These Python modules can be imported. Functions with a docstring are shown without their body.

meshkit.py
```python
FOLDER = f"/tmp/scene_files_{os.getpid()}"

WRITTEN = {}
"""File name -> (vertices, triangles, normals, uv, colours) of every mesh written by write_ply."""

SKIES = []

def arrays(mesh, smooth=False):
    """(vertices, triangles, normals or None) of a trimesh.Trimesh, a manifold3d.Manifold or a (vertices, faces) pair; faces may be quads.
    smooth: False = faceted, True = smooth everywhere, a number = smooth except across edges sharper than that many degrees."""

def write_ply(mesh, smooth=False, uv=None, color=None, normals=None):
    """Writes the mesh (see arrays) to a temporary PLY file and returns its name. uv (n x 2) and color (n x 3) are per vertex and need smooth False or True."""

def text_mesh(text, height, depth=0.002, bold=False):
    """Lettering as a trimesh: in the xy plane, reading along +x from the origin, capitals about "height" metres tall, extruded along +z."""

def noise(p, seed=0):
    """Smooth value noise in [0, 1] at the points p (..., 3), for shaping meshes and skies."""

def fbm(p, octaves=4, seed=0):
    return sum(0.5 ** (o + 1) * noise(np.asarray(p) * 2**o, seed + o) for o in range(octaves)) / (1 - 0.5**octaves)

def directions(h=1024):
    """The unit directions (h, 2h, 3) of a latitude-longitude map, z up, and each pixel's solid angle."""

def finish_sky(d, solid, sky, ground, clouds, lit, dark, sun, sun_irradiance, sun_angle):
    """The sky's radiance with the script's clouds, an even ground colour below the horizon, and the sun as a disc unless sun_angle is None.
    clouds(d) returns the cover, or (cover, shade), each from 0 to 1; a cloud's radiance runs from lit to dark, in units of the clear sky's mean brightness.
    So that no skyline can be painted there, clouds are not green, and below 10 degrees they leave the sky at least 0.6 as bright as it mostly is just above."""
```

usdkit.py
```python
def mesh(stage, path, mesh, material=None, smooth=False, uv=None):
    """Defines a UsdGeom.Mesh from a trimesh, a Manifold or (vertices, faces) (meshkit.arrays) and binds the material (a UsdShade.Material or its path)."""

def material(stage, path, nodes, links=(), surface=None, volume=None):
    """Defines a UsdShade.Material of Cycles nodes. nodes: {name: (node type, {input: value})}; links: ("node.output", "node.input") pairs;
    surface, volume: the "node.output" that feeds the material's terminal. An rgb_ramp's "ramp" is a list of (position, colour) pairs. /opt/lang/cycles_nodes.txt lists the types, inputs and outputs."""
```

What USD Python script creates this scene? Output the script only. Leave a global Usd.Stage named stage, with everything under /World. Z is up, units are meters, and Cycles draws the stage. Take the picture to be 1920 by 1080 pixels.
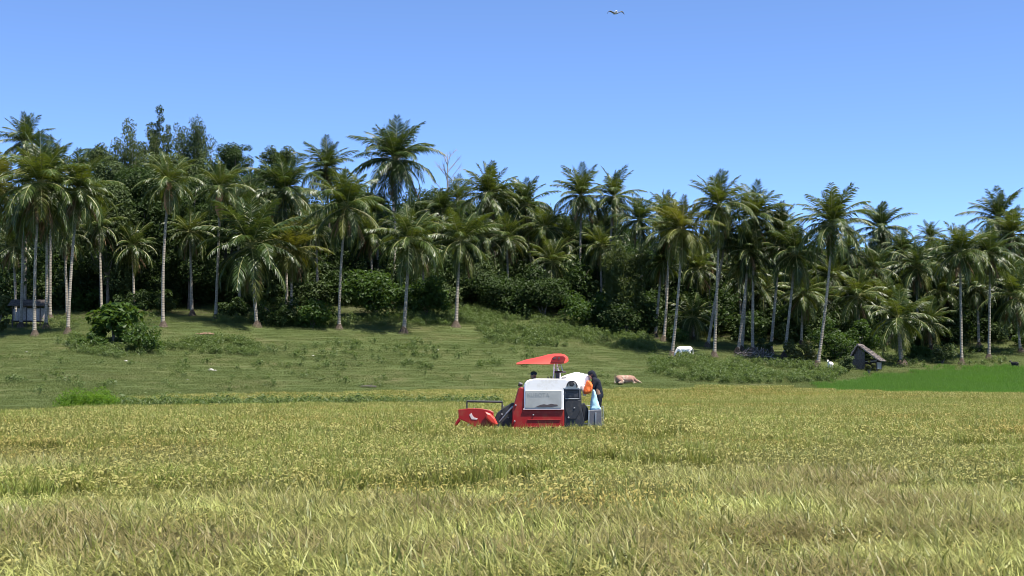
import math, random
import numpy as np, trimesh, manifold3d as m3
from scipy.interpolate import RBFInterpolator, RegularGridInterpolator
from scipy.ndimage import gaussian_filter
from shapely.geometry import Polygon
from pxr import Usd, UsdGeom, UsdLux, UsdShade, Sdf, Gf, Vt
import usdkit, meshkit

stage = Usd.Stage.CreateInMemory()
UsdGeom.SetStageUpAxis(stage, 'Z'); UsdGeom.SetStageMetersPerUnit(stage, 1.0)
world = UsdGeom.Xform.Define(stage, '/World'); stage.SetDefaultPrim(world.GetPrim())
UsdGeom.Scope.Define(stage, '/World/Looks')
PI = math.pi

# ------------------------------------------------------------------ camera, sky, sun, exposure
EYE, F, HOR = 2.46, 2637.0, 700.0
TILT = math.atan((HOR - 540) / F)
cam = UsdGeom.Camera.Define(stage, '/World/camera')
cam.AddTranslateOp().Set(Gf.Vec3d(0, 0, EYE)); cam.AddRotateXOp().Set(90 + math.degrees(TILT))
cam.CreateHorizontalApertureAttr(36.0); cam.CreateFocalLengthAttr(36.0 * F / 1920); cam.CreateClippingRangeAttr(Gf.Vec2f(0.1, 20000))
cam.CreateExposureAttr(1.15)

SUN = np.array([0.36, -0.22, 0.93]); SUN /= np.linalg.norm(SUN)
EL, ROT = math.asin(SUN[2]), math.atan2(SUN[0], SUN[1])
dome = UsdLux.DomeLight.Define(stage, '/World/sky')
dome.GetPrim().SetCustomDataByKey('kind', 'structure')
skym = usdkit.material(stage, '/World/Looks/sky', {
    's': ('sky_texture', dict(sky_type='single_scattering', sun_disc=False, sun_elevation=EL, sun_rotation=ROT, altitude=2000.0, air_density=0.62, aerosol_density=0.0, ozone_density=10.0)),
    'h': ('hsv', dict(hue=.499, saturation=.95, value=1.0)),
    'b': ('background_shader', dict(strength=0.125))}, [('s.color', 'h.color'), ('h.color', 'b.color')], surface='b.background')
UsdShade.MaterialBindingAPI.Apply(dome.GetPrim()).Bind(skym)
sun = UsdLux.DistantLight.Define(stage, '/World/sun')
sun.CreateNormalizeAttr(True); sun.CreateIntensityAttr(1.25); sun.CreateAngleAttr(0.53); sun.CreateColorAttr(Gf.Vec3f(1.0, 0.95, 0.87))
z = Gf.Vec3d(*map(float, SUN)); rot = Gf.Rotation(Gf.Vec3d(0, 0, 1), z)
sun.AddTransformOp().Set(Gf.Matrix4d().SetRotate(rot))

# ------------------------------------------------------------------ helpers
names = {}
def numbered(name, parent='/World'):
    k = (parent, name); n = names.get(k, 0); names[k] = n + 1
    return f'{parent}/{name}' + (f'_{n:03d}' if n else '')
def tag(p, label=None, cat=None, group=None, kind=None):
    p = p.GetPrim()
    for k, v in (('label', label), ('category', cat), ('group', group), ('kind', kind)):
        if v: p.SetCustomDataByKey(k, v)
    return p
def thing(name, label, cat, loc=(0, 0, 0), rotz=0.0, group=None):
    x = UsdGeom.Xform.Define(stage, numbered(name))
    x.AddTranslateOp().Set(Gf.Vec3d(*map(float, loc)))
    if rotz: x.AddRotateZOp().Set(math.degrees(rotz))
    return tag(x, label, cat, group)
def obj(name, mesh, mat, parent=None, smooth=False, label=None, attr=None):
    path = numbered(name, str(parent.GetPath()) if parent else '/World')
    if isinstance(mesh, MB): mesh = mesh.get()
    m = usdkit.mesh(stage, path, mesh, mat, smooth)
    if attr:
        for k, v in attr.items():
            UsdGeom.PrimvarsAPI(m).CreatePrimvar(k, Sdf.ValueTypeNames.FloatArray, 'vertex').Set(Vt.FloatArray.FromNumpy(np.asarray(v, np.float32)))
    if label: m.GetPrim().SetCustomDataByKey('label', label)
    return m.GetPrim()

def nrm(v): v = np.asarray(v, float); return v / (np.linalg.norm(v, axis=-1, keepdims=True) + 1e-12)
class MB:
    def __init__(s): s.v, s.f, s.n = [], [], 0
    def add(s, v, f):
        v, f = np.asarray(v, float), np.asarray(f, int)
        if f.shape[1] == 4: f = np.vstack([f[:, [0, 1, 2]], f[:, [0, 2, 3]]])
        s.v.append(v); s.f.append(f + s.n); s.n += len(v); return s
    def tm(s, m): return s.add(m.vertices, m.faces)
    def get(s): return np.vstack(s.v), np.vstack(s.f)
    def box(s, c, size, bev=0.0, R=None):
        if bev > 0:
            h = np.array(size) / 2 - bev
            pts = np.array([[i, j, k] for i in (-1, 1) for j in (-1, 1) for k in (-1, 1)], float) * h
            p = np.vstack([pts + d * bev for d in np.array([[1,0,0],[-1,0,0],[0,1,0],[0,-1,0],[0,0,1],[0,0,-1]], float)])
            m = trimesh.convex.convex_hull(p)
            v, f = np.array(m.vertices), np.array(m.faces)
        else:
            m = trimesh.creation.box(size); v, f = np.array(m.vertices), np.array(m.faces)
        if R is not None: v = v @ np.asarray(R).T
        return s.add(v + np.asarray(c), f)
    def tube(s, pts, rad, sides=8, caps=True):
        p = np.asarray(pts, float); n = len(p)
        t = nrm(np.gradient(p, axis=0)); ref = np.array([0, 1.0, 0]) if abs(t[0, 1]) < .8 else np.array([1.0, 0, 0])
        a = nrm(np.cross(t, ref)); b = np.cross(t, a)
        ang = np.arange(sides) * 2 * PI / sides
        r = np.broadcast_to(rad, (n,))[:, None, None]
        v = (p[:, None] + r * (np.cos(ang)[None, :, None] * a[:, None] + np.sin(ang)[None, :, None] * b[:, None])).reshape(-1, 3)
        i, j = np.meshgrid(np.arange(n - 1), np.arange(sides), indexing='ij'); k = (j + 1) % sides
        q = np.stack([i * sides + j, (i + 1) * sides + j, (i + 1) * sides + k, i * sides + k], -1).reshape(-1, 4)
        f = np.vstack([q[:, [0, 2, 1]], q[:, [0, 3, 2]]])
        if caps:
            v = np.vstack([v, p[:1], p[-1:]]); c0, c1, o = n * sides, n * sides + 1, (n - 1) * sides
            jj = np.arange(sides); kk = (jj + 1) % sides
            f = np.vstack([f, np.stack([np.full(sides, c0), kk, jj][::-1], -1), np.stack([np.full(sides, c1), o + kk, o + jj], -1)])
        return s.add(v, f)
    def ball(s, c, r, sub=2):
        m = trimesh.creation.icosphere(sub); return s.add(m.vertices * np.asarray(r) + np.asarray(c), m.faces)
    def prism(s, poly, y0, y1, bev=0.02):
        """poly in the xz plane, extruded along y, its rims chamfered."""
        P = np.asarray(poly, float)
        if Polygon(P).exterior.is_ccw is False: P = P[::-1]
        n = len(P); e = nrm(np.roll(P, -1, 0) - P); e0 = np.roll(e, 1, 0)
        n0, n1 = np.stack([-e0[:, 1], e0[:, 0]], 1), np.stack([-e[:, 1], e[:, 0]], 1)
        mit = (n0 + n1) / np.maximum(1 + (n0 * n1).sum(1, keepdims=True), .4)
        I = P + mit * bev
        lay = [(I, y0), (P, y0 + bev), (P, y1 - bev), (I, y1)]
        v = np.vstack([np.stack([p[:, 0], np.full(n, y), p[:, 1]], 1) for p, y in lay])
        f = []
        for l in range(3):
            for i in range(n):
                j = (i + 1) % n; a, b, c, d = l * n + i, l * n + j, (l + 1) * n + j, (l + 1) * n + i
                f += [[a, c, b], [a, d, c]]
        vv, ff = trimesh.creation.triangulate_polygon(Polygon(I), engine='earcut')
        idx = np.array([np.argmin(((I - q) ** 2).sum(1)) for q in vv]); ff = idx[np.asarray(ff)]
        ar = [(I[b] - I[a])[0] * (I[c] - I[a])[1] - (I[b] - I[a])[1] * (I[c] - I[a])[0] for a, b, c in ff]
        ff = np.array([t if x > 0 else t[::-1] for t, x in zip(ff, ar)])
        return s.add(v, np.vstack([np.array(f), ff, ff[:, ::-1] + 3 * n]))

def pix(px, py, d):
    """The point at depth d (metres along y) that stands at a place of the picture."""
    a, b = (np.asarray(px, float) - 960) / F, (540 - np.asarray(py, float)) / F
    c, s_ = math.cos(TILT), math.sin(TILT)
    y, zz = c - s_ * b, s_ + c * b
    return np.stack(np.broadcast_arrays(a / y * d, np.asarray(d, float), EYE + zz / y * d), -1)
def proj(p):
    p = np.asarray(p, float) - [0, 0, EYE]
    c, s_ = math.cos(TILT), math.sin(TILT)
    w = p[..., 1] * c + p[..., 2] * s_; u = -p[..., 1] * s_ + p[..., 2] * c
    return 960 + F * p[..., 0] / w, 540 - F * u / w
def inside(poly, x, y):
    r = np.zeros(np.shape(x), bool); P = np.asarray(poly, float); Q = np.roll(P, -1, 0)
    for (x0, y0), (x1, y1) in zip(P, Q):
        c = ((y0 > y) != (y1 > y))
        r ^= c & (x < (x1 - x0) * (y - y0) / (y1 - y0 + 1e-12) + x0)
    return r

# ------------------------------------------------------------------ materials
L = '/World/Looks/'
def pbr(name, col, rough=.5, metal=0.0, spec=.5, noise=None, bump=None, coat=0.0):
    """plain surface; noise=(scale, other colour, low, high) wears it, bump=(scale, distance)"""
    n = {'p': ('principled_bsdf', dict(base_color=col, roughness=rough, metallic=metal, specular_ior_level=spec, coat_weight=coat)), 'g': ('texture_coordinate', {})}
    l = []
    if noise:
        n['n'] = ('noise_texture', dict(scale=noise[0], detail=5.0, roughness=.6)); n['r'] = ('rgb_ramp', dict(ramp=[(noise[2], col), (noise[3], noise[1])]))
        l += [('g.object', 'n.vector'), ('n.fac', 'r.fac'), ('r.color', 'p.base_color')]
    if bump:
        n['m'] = ('noise_texture', dict(scale=bump[0], detail=4.0)); n['b'] = ('bump', dict(distance=bump[1], strength=1.0))
        l += [('g.object', 'm.vector'), ('m.fac', 'b.height'), ('b.normal', 'p.normal')]
    return usdkit.material(stage, L + name, n, l, surface='p.BSDF')
def leafmat(name, ramp, rough=.45, trans=.35, tcol=(.10, .16, .02), spec=.4, zone=None, attr=None):
    """leaf blades: each island of a mesh takes its own tone; zone = (noise scale, ramp2, lo, hi) drifts the tone over the ground; attr = (primvar, colour)"""
    n = {'g': ('geometry', {}), 'r': ('rgb_ramp', dict(ramp=ramp)), 'p': ('principled_bsdf', dict(roughness=rough, specular_ior_level=spec)),
         't': ('translucent_bsdf', dict(color=tcol)), 'm': ('mix_closure', dict(fac=trans))}
    l = [('g.random_per_island', 'r.fac'), ('p.BSDF', 'm.closure1'), ('t.BSDF', 'm.closure2')]
    last = 'r.color'
    if zone:
        n['z'] = ('noise_texture', dict(scale=zone[0], detail=3.0, roughness=.55)); n['zr'] = ('map_range', dict(from_min=zone[2], from_max=zone[3], clamp=True))
        n['r2'] = ('rgb_ramp', dict(ramp=zone[1])); n['zm'] = ('mix', dict(mix_type='mix'))
        l += [('g.position', 'z.vector'), ('z.fac', 'zr.value'), ('g.random_per_island', 'r2.fac'), (last, 'zm.color1'), ('r2.color', 'zm.color2'), ('zr.result', 'zm.fac')]; last = 'zm.color'
    if attr:
        n['a'] = ('attribute', dict(attribute=attr[0])); n['am'] = ('mix', dict(mix_type='mix', color2=attr[1]))
        l += [('a.fac', 'am.fac'), (last, 'am.color1')]; last = 'am.color'
    n['tm'] = ('mix', dict(mix_type='mix', fac=.55, color2=tcol))
    l += [(last, 'p.base_color'), (last, 'tm.color1'), ('tm.color', 't.color')]
    return usdkit.material(stage, L + name, n, l, surface='m.closure')

RIB = ('rib', (.30, .30, .12))
PALM = [leafmat('palm_green', [(0, (.042, .068, .010)), (.5, (.088, .118, .020)), (1, (.165, .180, .040))], .40, .28, (.18, .21, .015), .45, attr=RIB),
        leafmat('palm_dark', [(0, (.030, .054, .010)), (.5, (.062, .092, .018)), (1, (.120, .142, .034))], .40, .25, (.13, .17, .015), .45, attr=RIB),
        leafmat('palm_yellow', [(0, (.08, .095, .012)), (.5, (.17, .17, .024)), (1, (.30, .26, .045))], .48, .32, (.24, .23, .02), .35, attr=('rib', (.28, .26, .10)))]
DEADF = leafmat('palm_dead_frond', [(0, (.14, .085, .04)), (.5, (.25, .165, .085)), (1, (.40, .30, .19))], .7, .15, (.2, .11, .03), .2, attr=('rib', (.26, .18, .10)))
BARK = usdkit.material(stage, L + 'palm_bark', {
    'g': ('texture_coordinate', {}), 'mp': ('mapping', dict(scale=(1., 1., 1.))), 'w': ('wave_texture', dict(wave_type='bands', bands_direction='z', scale=1.6, distortion=2.0, detail=3.0, detail_scale=1.5)),
    'n': ('noise_texture', dict(scale=2.3, detail=6.0, roughness=.65)), 'r': ('rgb_ramp', dict(ramp=[(.25, (.16, .13, .10)), (.5, (.28, .245, .195)), (.75, (.42, .375, .305))])),
    'mx': ('mix', dict(mix_type='multiply', fac=.22)), 'b': ('bump', dict(distance=.03, strength=.8)), 'p': ('principled_bsdf', dict(roughness=.85, specular_ior_level=.2))},
    [('g.object', 'w.vector'), ('g.object', 'n.vector'), ('n.fac', 'r.fac'), ('r.color', 'mx.color1'), ('w.color', 'mx.color2'), ('mx.color', 'p.base_color'), ('w.fac', 'b.height'), ('b.normal', 'p.normal')], surface='p.BSDF')
COCO = pbr('coconut', (.16, .15, .03), .5, noise=(9, (.25, .15, .04), .4, .7))
SHEATH = pbr('palm_sheath', (.26, .12, .05), .8, noise=(8, (.46, .25, .12), .35, .7), bump=(30, .02))
FOOTSHADE = pbr('palm_foot_shade', (.055, .042, .032), .95, spec=.1, noise=(6, (.12, .095, .07), .4, .7), bump=(18, .05))  # dark brown: shade at the palm feet painted into the colour
WOOD = pbr('tree_bark', (.12, .10, .08), .9, spec=.2, noise=(3, (.24, .21, .18), .35, .7), bump=(12, .03))
GREYWOOD = pbr('pale_bark', (.26, .23, .21), .9, spec=.2, noise=(3, (.36, .33, .30), .35, .7), bump=(12, .02))
LEAF = dict(
    dense=leafmat('leaf_dense', [(0, (.034, .056, .013)), (.5, (.074, .110, .026)), (.88, (.135, .175, .046)), (1, (.22, .26, .10))], .55, .25, (.08, .15, .02), .22),
    grey=leafmat('leaf_grey_green', [(0, (.064, .090, .028)), (.5, (.130, .166, .054)), (1, (.25, .28, .12))], .55, .25, (.09, .14, .03), .22),
    bamboo=leafmat('leaf_bamboo', [(0, (.06, .085, .020)), (.5, (.110, .135, .034)), (1, (.20, .20, .065))], .5, .35, (.16, .20, .03), .4),
    bright=leafmat('leaf_bright', [(0, (.038, .072, .012)), (.5, (.080, .132, .022)), (1, (.17, .23, .055))], .5, .35, (.14, .24, .02), .28),
    shrub=leafmat('leaf_shrub', [(0, (.04, .075, .012)), (.6, (.09, .14, .025)), (.88, (.20, .24, .05)), (1, (.38, .36, .12))], .5, .30, (.16, .26, .02), .2),
    lime=leafmat('leaf_lime', [(0, (.09, .17, .015)), (.5, (.18, .30, .025)), (1, (.30, .42, .06))], .5, .45, (.3, .5, .03), .25),
    olive=leafmat('leaf_olive', [(0, (.07, .085, .02)), (.5, (.12, .13, .03)), (1, (.20, .19, .06))], .5, .3, (.2, .2, .03), .4))
WEED = leafmat('weed_leaf', [(0, (.085, .125, .030)), (.5, (.155, .21, .056)), (1, (.27, .31, .11))], .5, .42, (.20, .28, .05), .35, zone=(.22, [(0, (.11, .15, .045)), (1, (.28, .29, .12))], .45, .65))
GRASS = leafmat('pasture_grass', [(0, (.118, .148, .044)), (.5, (.172, .204, .066)), (1, (.24, .262, .10))], .6, .42, (.20, .24, .06), .25, zone=(.13, [(0, (.13, .138, .054)), (1, (.21, .20, .092))], .5, .75))
PADDY = leafmat('paddy_leaf', [(0, (.095, .18, .030)), (.5, (.17, .27, .045)), (1, (.27, .36, .08))], .5, .5, (.22, .46, .05), .3, zone=(.16, [(0, (.10, .20, .025)), (1, (.24, .34, .07))], .45, .65))

# ------------------------------------------------------------------ terrain
ctl = [(-400,765,95),(0,765,96),(-400,700,118),(0,700,120),(0,640,148),(-400,630,150),(130,626,150),(305,612,158),(400,600,168),(0,605,170),(300,588,180),(250,742,106),(250,690,128),(250,650,146),
       (460,700,132),(460,645,155),(480,618,166),(640,618,168),(640,700,138),(757,625,168),(757,690,142),(757,735,128),(855,612,173),(880,592,184),(970,600,182),(1000,690,147),(1000,640,165),(1100,642,167),
       (1100,690,148),(1190,660,166),(1260,668,165),(1340,670,167),(1400,668,168),(1300,700,152),(1400,715,143),(1535,688,165),(1620,692,165),(1690,686,169),(1804,683,172),(1920,668,178),(1700,700,164),(1920,698,166),(2300,690,170),
       (0,565,190),(-400,560,190),(300,545,200),(300,455,245),(0,470,245),(-400,470,245),(700,510,215),(700,440,260),(1000,520,215),(1000,460,260),(1300,605,198),(1300,525,255),(1600,625,198),(1600,535,260),(1920,605,206),(1920,535,260),(2400,600,210),(2400,535,260)]
EDGE = [(-600, 96), (0, 98), (230, 100), (560, 113), (840, 128), (1130, 134), (1500, 134), (1560, 132), (1920, 124), (2500, 122)]
pts = [list(pix(*c)) for c in ctl]
for px, d in EDGE:
    pts.append([(px - 960) / F * d, d, {1130: .34, 1500: .44, 1560: .38}.get(px, 0.03)])
for y in (-60, -20, 15, 40, 65, 85):
    for x in (-130, -80, -45, -22, -8, 8, 22, 45, 80, 130): pts.append([x, y, 0.0])
for x in (-200, -100, 0, 100, 200): pts += [[x, 330, 30.0], [x, 420, 26.0]]
pts = np.array(pts)
gx = np.concatenate([-np.geomspace(3000, 160, 14), np.arange(-150, 151, 2.0), np.geomspace(160, 3000, 14)])
gy = np.concatenate([-np.geomspace(3000, 40, 12), np.arange(-30, 61, 5.0), np.arange(62, 262, 2.0), np.arange(265, 420, 8.0), np.geomspace(430, 6000, 16)])
GX, GY = np.meshgrid(gx, gy, indexing='ij')
q = np.stack([np.clip(GX, -220, 220).ravel(), np.clip(GY, -60, 420).ravel()], 1)
GZ = RBFInterpolator(pts[:, :2], pts[:, 2], kernel='linear', smoothing=.4)(q).reshape(GX.shape)
GZ = gaussian_filter(GZ, 1.3)
field = np.clip((GY - 62) / 22, 0, 1)
rough = np.clip((GY - 98) / 20, 0, 1)
GZ = GZ * field + rough * (meshkit.fbm(np.stack([GX / 13, GY / 13, 0 * GX], -1), 2, 4) - .5) * .5
far = np.clip((GY - 330) / 400, 0, 1); GZ = GZ * (1 - far) + 12 * far
_g = RegularGridInterpolator((gx, gy), GZ, bounds_error=False, fill_value=0.0)
def ground(x, y): return _g(np.stack(np.broadcast_arrays(np.asarray(x, float), np.asarray(y, float)), -1))
def ground_at(px, py, d0=62., d1=330.):
    """Where the sight line of a picture point first meets the ground."""
    d = np.arange(d0, d1, .25); p = pix(px, py, d); g = ground(p[:, 0], p[:, 1]); hit = np.nonzero(p[:, 2] <= g)[0]
    k = hit[0] if len(hit) else len(d) - 1
    return np.array([p[k, 0], p[k, 1], g[k]])
def dcol(px, table): t = np.array(table, float); return np.interp(px, t[:, 0], t[:, 1])
NEAR = [(-600, 66), (0, 69), (120, 73), (230, 80), (560, 84), (870, 92)]
def zones(x, y):
    """(rice, gap, paddy) masks on the ground"""
    u = 960 + F * x / np.maximum(y, 1.0)
    near = np.where(u < 900, dcol(u, NEAR), dcol(u, EDGE)) + 1.2 * (meshkit.noise(np.stack([x / 5, y / 9, 0 * x], -1)) - .5)
    back = dcol(u, EDGE) + 2.0 * (meshkit.noise(np.stack([x / 4, y / 9, 0 * x + 5], -1)) - .5)
    gapw = np.interp(u, [230, 600, 870, 960], [11, 9, 8, 0])
    rice = ((y < near) | ((u > 225) & (y > near + gapw) & (y < back)))
    pd0, pd1 = dcol(u, EDGE) + 1.5, np.interp(u, [1500, 1560, 1640, 1760, 1920, 2500], [134, 141, 154, 164, 167, 168])
    wob = meshkit.fbm(np.stack([x / 5, y / 3, 0 * x + 9], -1), 3, 6) - .5
    paddy = (u + 60 * wob > 1540) & (y > pd0 + 2 * wob) & (y < pd1 + 7 * wob)
    return rice, paddy
rz, pz = zones(GX, GY)
forest = np.clip((GY - np.interp(960 + F * GX / np.maximum(GY, 1), [0, 300, 700, 900, 1200, 1600, 1920], [160, 168, 180, 190, 180, 180, 186])) / 10, 0, 1)
V = np.stack([GX, GY, GZ], -1).reshape(-1, 3); nx_, ny_ = len(gx), len(gy)
i, j = np.meshgrid(np.arange(nx_ - 1), np.arange(ny_ - 1), indexing='ij'); a = i * ny_ + j
FQ = np.stack([a, a + ny_, a + ny_ + 1, a + 1], -1).reshape(-1, 4)
GROUND = usdkit.material(stage, L + 'ground', {
    'g': ('geometry', {}), 'n1': ('noise_texture', dict(scale=.16, detail=6.0, roughness=.6)), 'n2': ('noise_texture', dict(scale=3.5, detail=5.0, roughness=.7)),
    'r1': ('rgb_ramp', dict(ramp=[(.28, (.054, .076, .024)), (.5, (.073, .093, .032)), (.64, (.096, .100, .041)), (.76, (.145, .115, .068))])),
    'r2': ('rgb_ramp', dict(ramp=[(.3, (.84, .84, .84)), (.7, (1, 1, 1))])), 'mm': ('mix', dict(mix_type='multiply', fac=.8)),
    'soil': ('rgb_ramp', dict(ramp=[(.3, (.035, .028, .014)), (.6, (.10, .082, .04)), (.8, (.20, .17, .085))])), 'litter': ('rgb_ramp', dict(ramp=[(.3, (.035, .030, .018)), (.7, (.09, .075, .05))])),
    'wet': ('rgb_ramp', dict(ramp=[(.3, (.045, .080, .018)), (.7, (.07, .11, .028))])),
    'ar': ('attribute', dict(attribute='rice')), 'af': ('attribute', dict(attribute='forest')), 'ap': ('attribute', dict(attribute='paddy')),
    'm1': ('mix', {}), 'm2': ('mix', {}), 'm3': ('mix', {}), 'b': ('bump', dict(distance=.012, strength=.5)), 'p': ('principled_bsdf', dict(roughness=.95, specular_ior_level=.1))},
    [('g.position', 'n1.vector'), ('g.position', 'n2.vector'), ('n1.fac', 'r1.fac'), ('n2.fac', 'r2.fac'), ('r1.color', 'mm.color1'), ('r2.color', 'mm.color2'), ('n2.fac', 'soil.fac'), ('n2.fac', 'litter.fac'), ('n2.fac', 'wet.fac'),
     ('mm.color', 'm1.color1'), ('soil.color', 'm1.color2'), ('ar.fac', 'm1.fac'), ('m1.color', 'm2.color1'), ('litter.color', 'm2.color2'), ('af.fac', 'm2.fac'), ('m2.color', 'm3.color1'), ('wet.color', 'm3.color2'), ('ap.fac', 'm3.fac'),
     ('m3.color', 'p.base_color'), ('n2.fac', 'b.height'), ('b.normal', 'p.normal')], surface='p.BSDF')
tag(obj('ground', (V, FQ), GROUND, smooth=True, attr=dict(rice=(rz & (GY < 140)).ravel(), forest=forest.ravel(), paddy=pz.ravel())), kind='structure')

def instancer(name, label, cat, protos, pos, which, rotz, scale, tilt=None, zs=None):
    pi = UsdGeom.PointInstancer.Define(stage, numbered(name)); path = str(pi.GetPath()); rel = pi.CreatePrototypesRel()
    for k, parts in enumerate(protos):
        x = UsdGeom.Xform.Define(stage, f'{path}/prototypes/clump_{k:03d}')
        for nm, mesh, mat in parts: usdkit.mesh(stage, f'{x.GetPath()}/{nm}', mesh.get() if isinstance(mesh, MB) else mesh, mat)
        rel.AddTarget(x.GetPath())
    n = len(pos); c, s_ = np.cos(rotz / 2), np.sin(rotz / 2)
    pi.CreatePositionsAttr(Vt.Vec3fArray.FromNumpy(np.asarray(pos, np.float32)))
    pi.CreateProtoIndicesAttr(Vt.IntArray.FromNumpy(np.asarray(which, np.int32)))
    pi.CreateOrientationsAttr(Vt.QuathArray([Gf.Quath(float(a), 0., 0., float(b)) for a, b in zip(c, s_)]))
    zs = scale if zs is None else zs
    pi.CreateScalesAttr(Vt.Vec3fArray.FromNumpy(np.stack([scale, scale, zs], 1).astype(np.float32)))
    return tag(pi, label, cat, kind='stuff')

# ------------------------------------------------------------------ rice: blades and panicles
def blades(rng, n, spread, length, width, lean, leanjit, bend, seg=4, lean_dir=0.0, dirjit=.5, base_h=0.0, at=None):
    """n curved tapering strips leaning towards lean_dir"""
    at = rng.uniform(-spread, spread, (n, 2)) if at is None else at; n = len(at); b = np.c_[at, np.broadcast_to(base_h, n)]
    az = lean_dir + rng.normal(0, dirjit, n); e0 = np.clip(lean + rng.normal(0, leanjit, n), 0, 1.5)
    Ln = length * rng.uniform(.65, 1.2, n); W = width * rng.uniform(.6, 1.4, n); bd = bend * rng.uniform(.3, 1.7, n); tw = rng.uniform(-1, 1, n)
    s = np.linspace(0, 1, seg + 1); p = b.copy(); rows = []
    for k in range(seg + 1):
        th = np.minimum(e0 + bd * s[k] ** 1.6, 2.5)
        d = np.stack([np.sin(th) * np.cos(az), np.sin(th) * np.sin(az), np.cos(th)], 1)
        side = np.stack([-np.sin(az + tw), np.cos(az + tw), 0 * az], 1)
        w = W * (1 - .15 * s[k] - .8 * s[k] ** 3) * .5
        if k < seg: rows += [p - side * w[:, None], p + side * w[:, None]]; p = p + d * (Ln / seg)[:, None]
        else: rows.append(p)
    m = len(rows); v = np.stack(rows, 1); v[..., 2] = np.maximum(v[..., 2], .01); f = []
    for k in range(seg - 1): f += [[2 * k, 2 * k + 1, 2 * k + 3], [2 * k, 2 * k + 3, 2 * k + 2]]
    f.append([2 * seg - 2, 2 * seg - 1, 2 * seg])
    f = (np.array(f)[None] + (np.arange(n) * m)[:, None, None]).reshape(-1, 3)
    return v.reshape(-1, 3), f
def hills(rng, R, dens, per, tight):
    """roots of a planted patch: `per` tillers round each of dens hills per square metre, within a disc"""
    n = int(PI * R * R * dens); r = R * np.sqrt(rng.random(n)); a = rng.uniform(0, 6.28, n); c = np.stack([r * np.cos(a), r * np.sin(a)], 1)
    return np.repeat(c, per, 0) + rng.normal(0, tight, (n * per, 2))
def panicles(rng, at, h, lean, lean_dir, dirjit, size=1.0):
    """drooping ears: the bent, ragged hanging end of each stalk"""
    n = len(at); az = lean_dir + rng.normal(0, dirjit, n); th = np.maximum(.05, lean + rng.normal(0, .22, n)); step = h * rng.uniform(.78, 1.12, n) / 5; p = np.c_[at, np.zeros(n)]; P = []
    for k in range(9):
        t = th if k < 5 else th + .5 + (k - 4) * rng.uniform(.45, .7, n)
        p = p + np.stack([np.sin(t) * np.cos(az), np.sin(t) * np.sin(az), np.cos(t)], 1) * (step if k < 5 else np.full(n, .05 * size))[:, None]; P.append(p)
    a2 = az + rng.uniform(.6, 2.4, n); sd = np.stack([np.cos(a2), np.sin(a2), rng.uniform(-.4, .4, n)], 1); rows = []
    for k, w in zip(range(4, 9), (.003, .010, .014, .011, .004)):
        o = sd * (w * size * rng.uniform(.6, 1.4, n))[:, None]; j = rng.normal(0, .007, (n, 3)); rows += [P[k] - o + j, P[k] + o - j]
    v = np.stack(rows, 1); v[..., 2] = np.maximum(v[..., 2], .015); f = []
    for k in range(4): f += [[2 * k, 2 * k + 1, 2 * k + 3], [2 * k, 2 * k + 3, 2 * k + 2]]
    return v.reshape(-1, 3), (np.array(f)[None] + (np.arange(n) * 10)[:, None, None]).reshape(-1, 3)
RICEL = leafmat('rice_leaf', [(0, (.13, .145, .025)), (.22, (.36, .365, .085)), (.55, (.72, .69, .26)), (1, (.94, .90, .54))], .45, .32, (.46, .46, .16), .3,
                zone=(.12, [(0, (.09, .14, .02)), (.5, (.34, .38, .08)), (1, (.72, .70, .28))], .48, .68))
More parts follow.
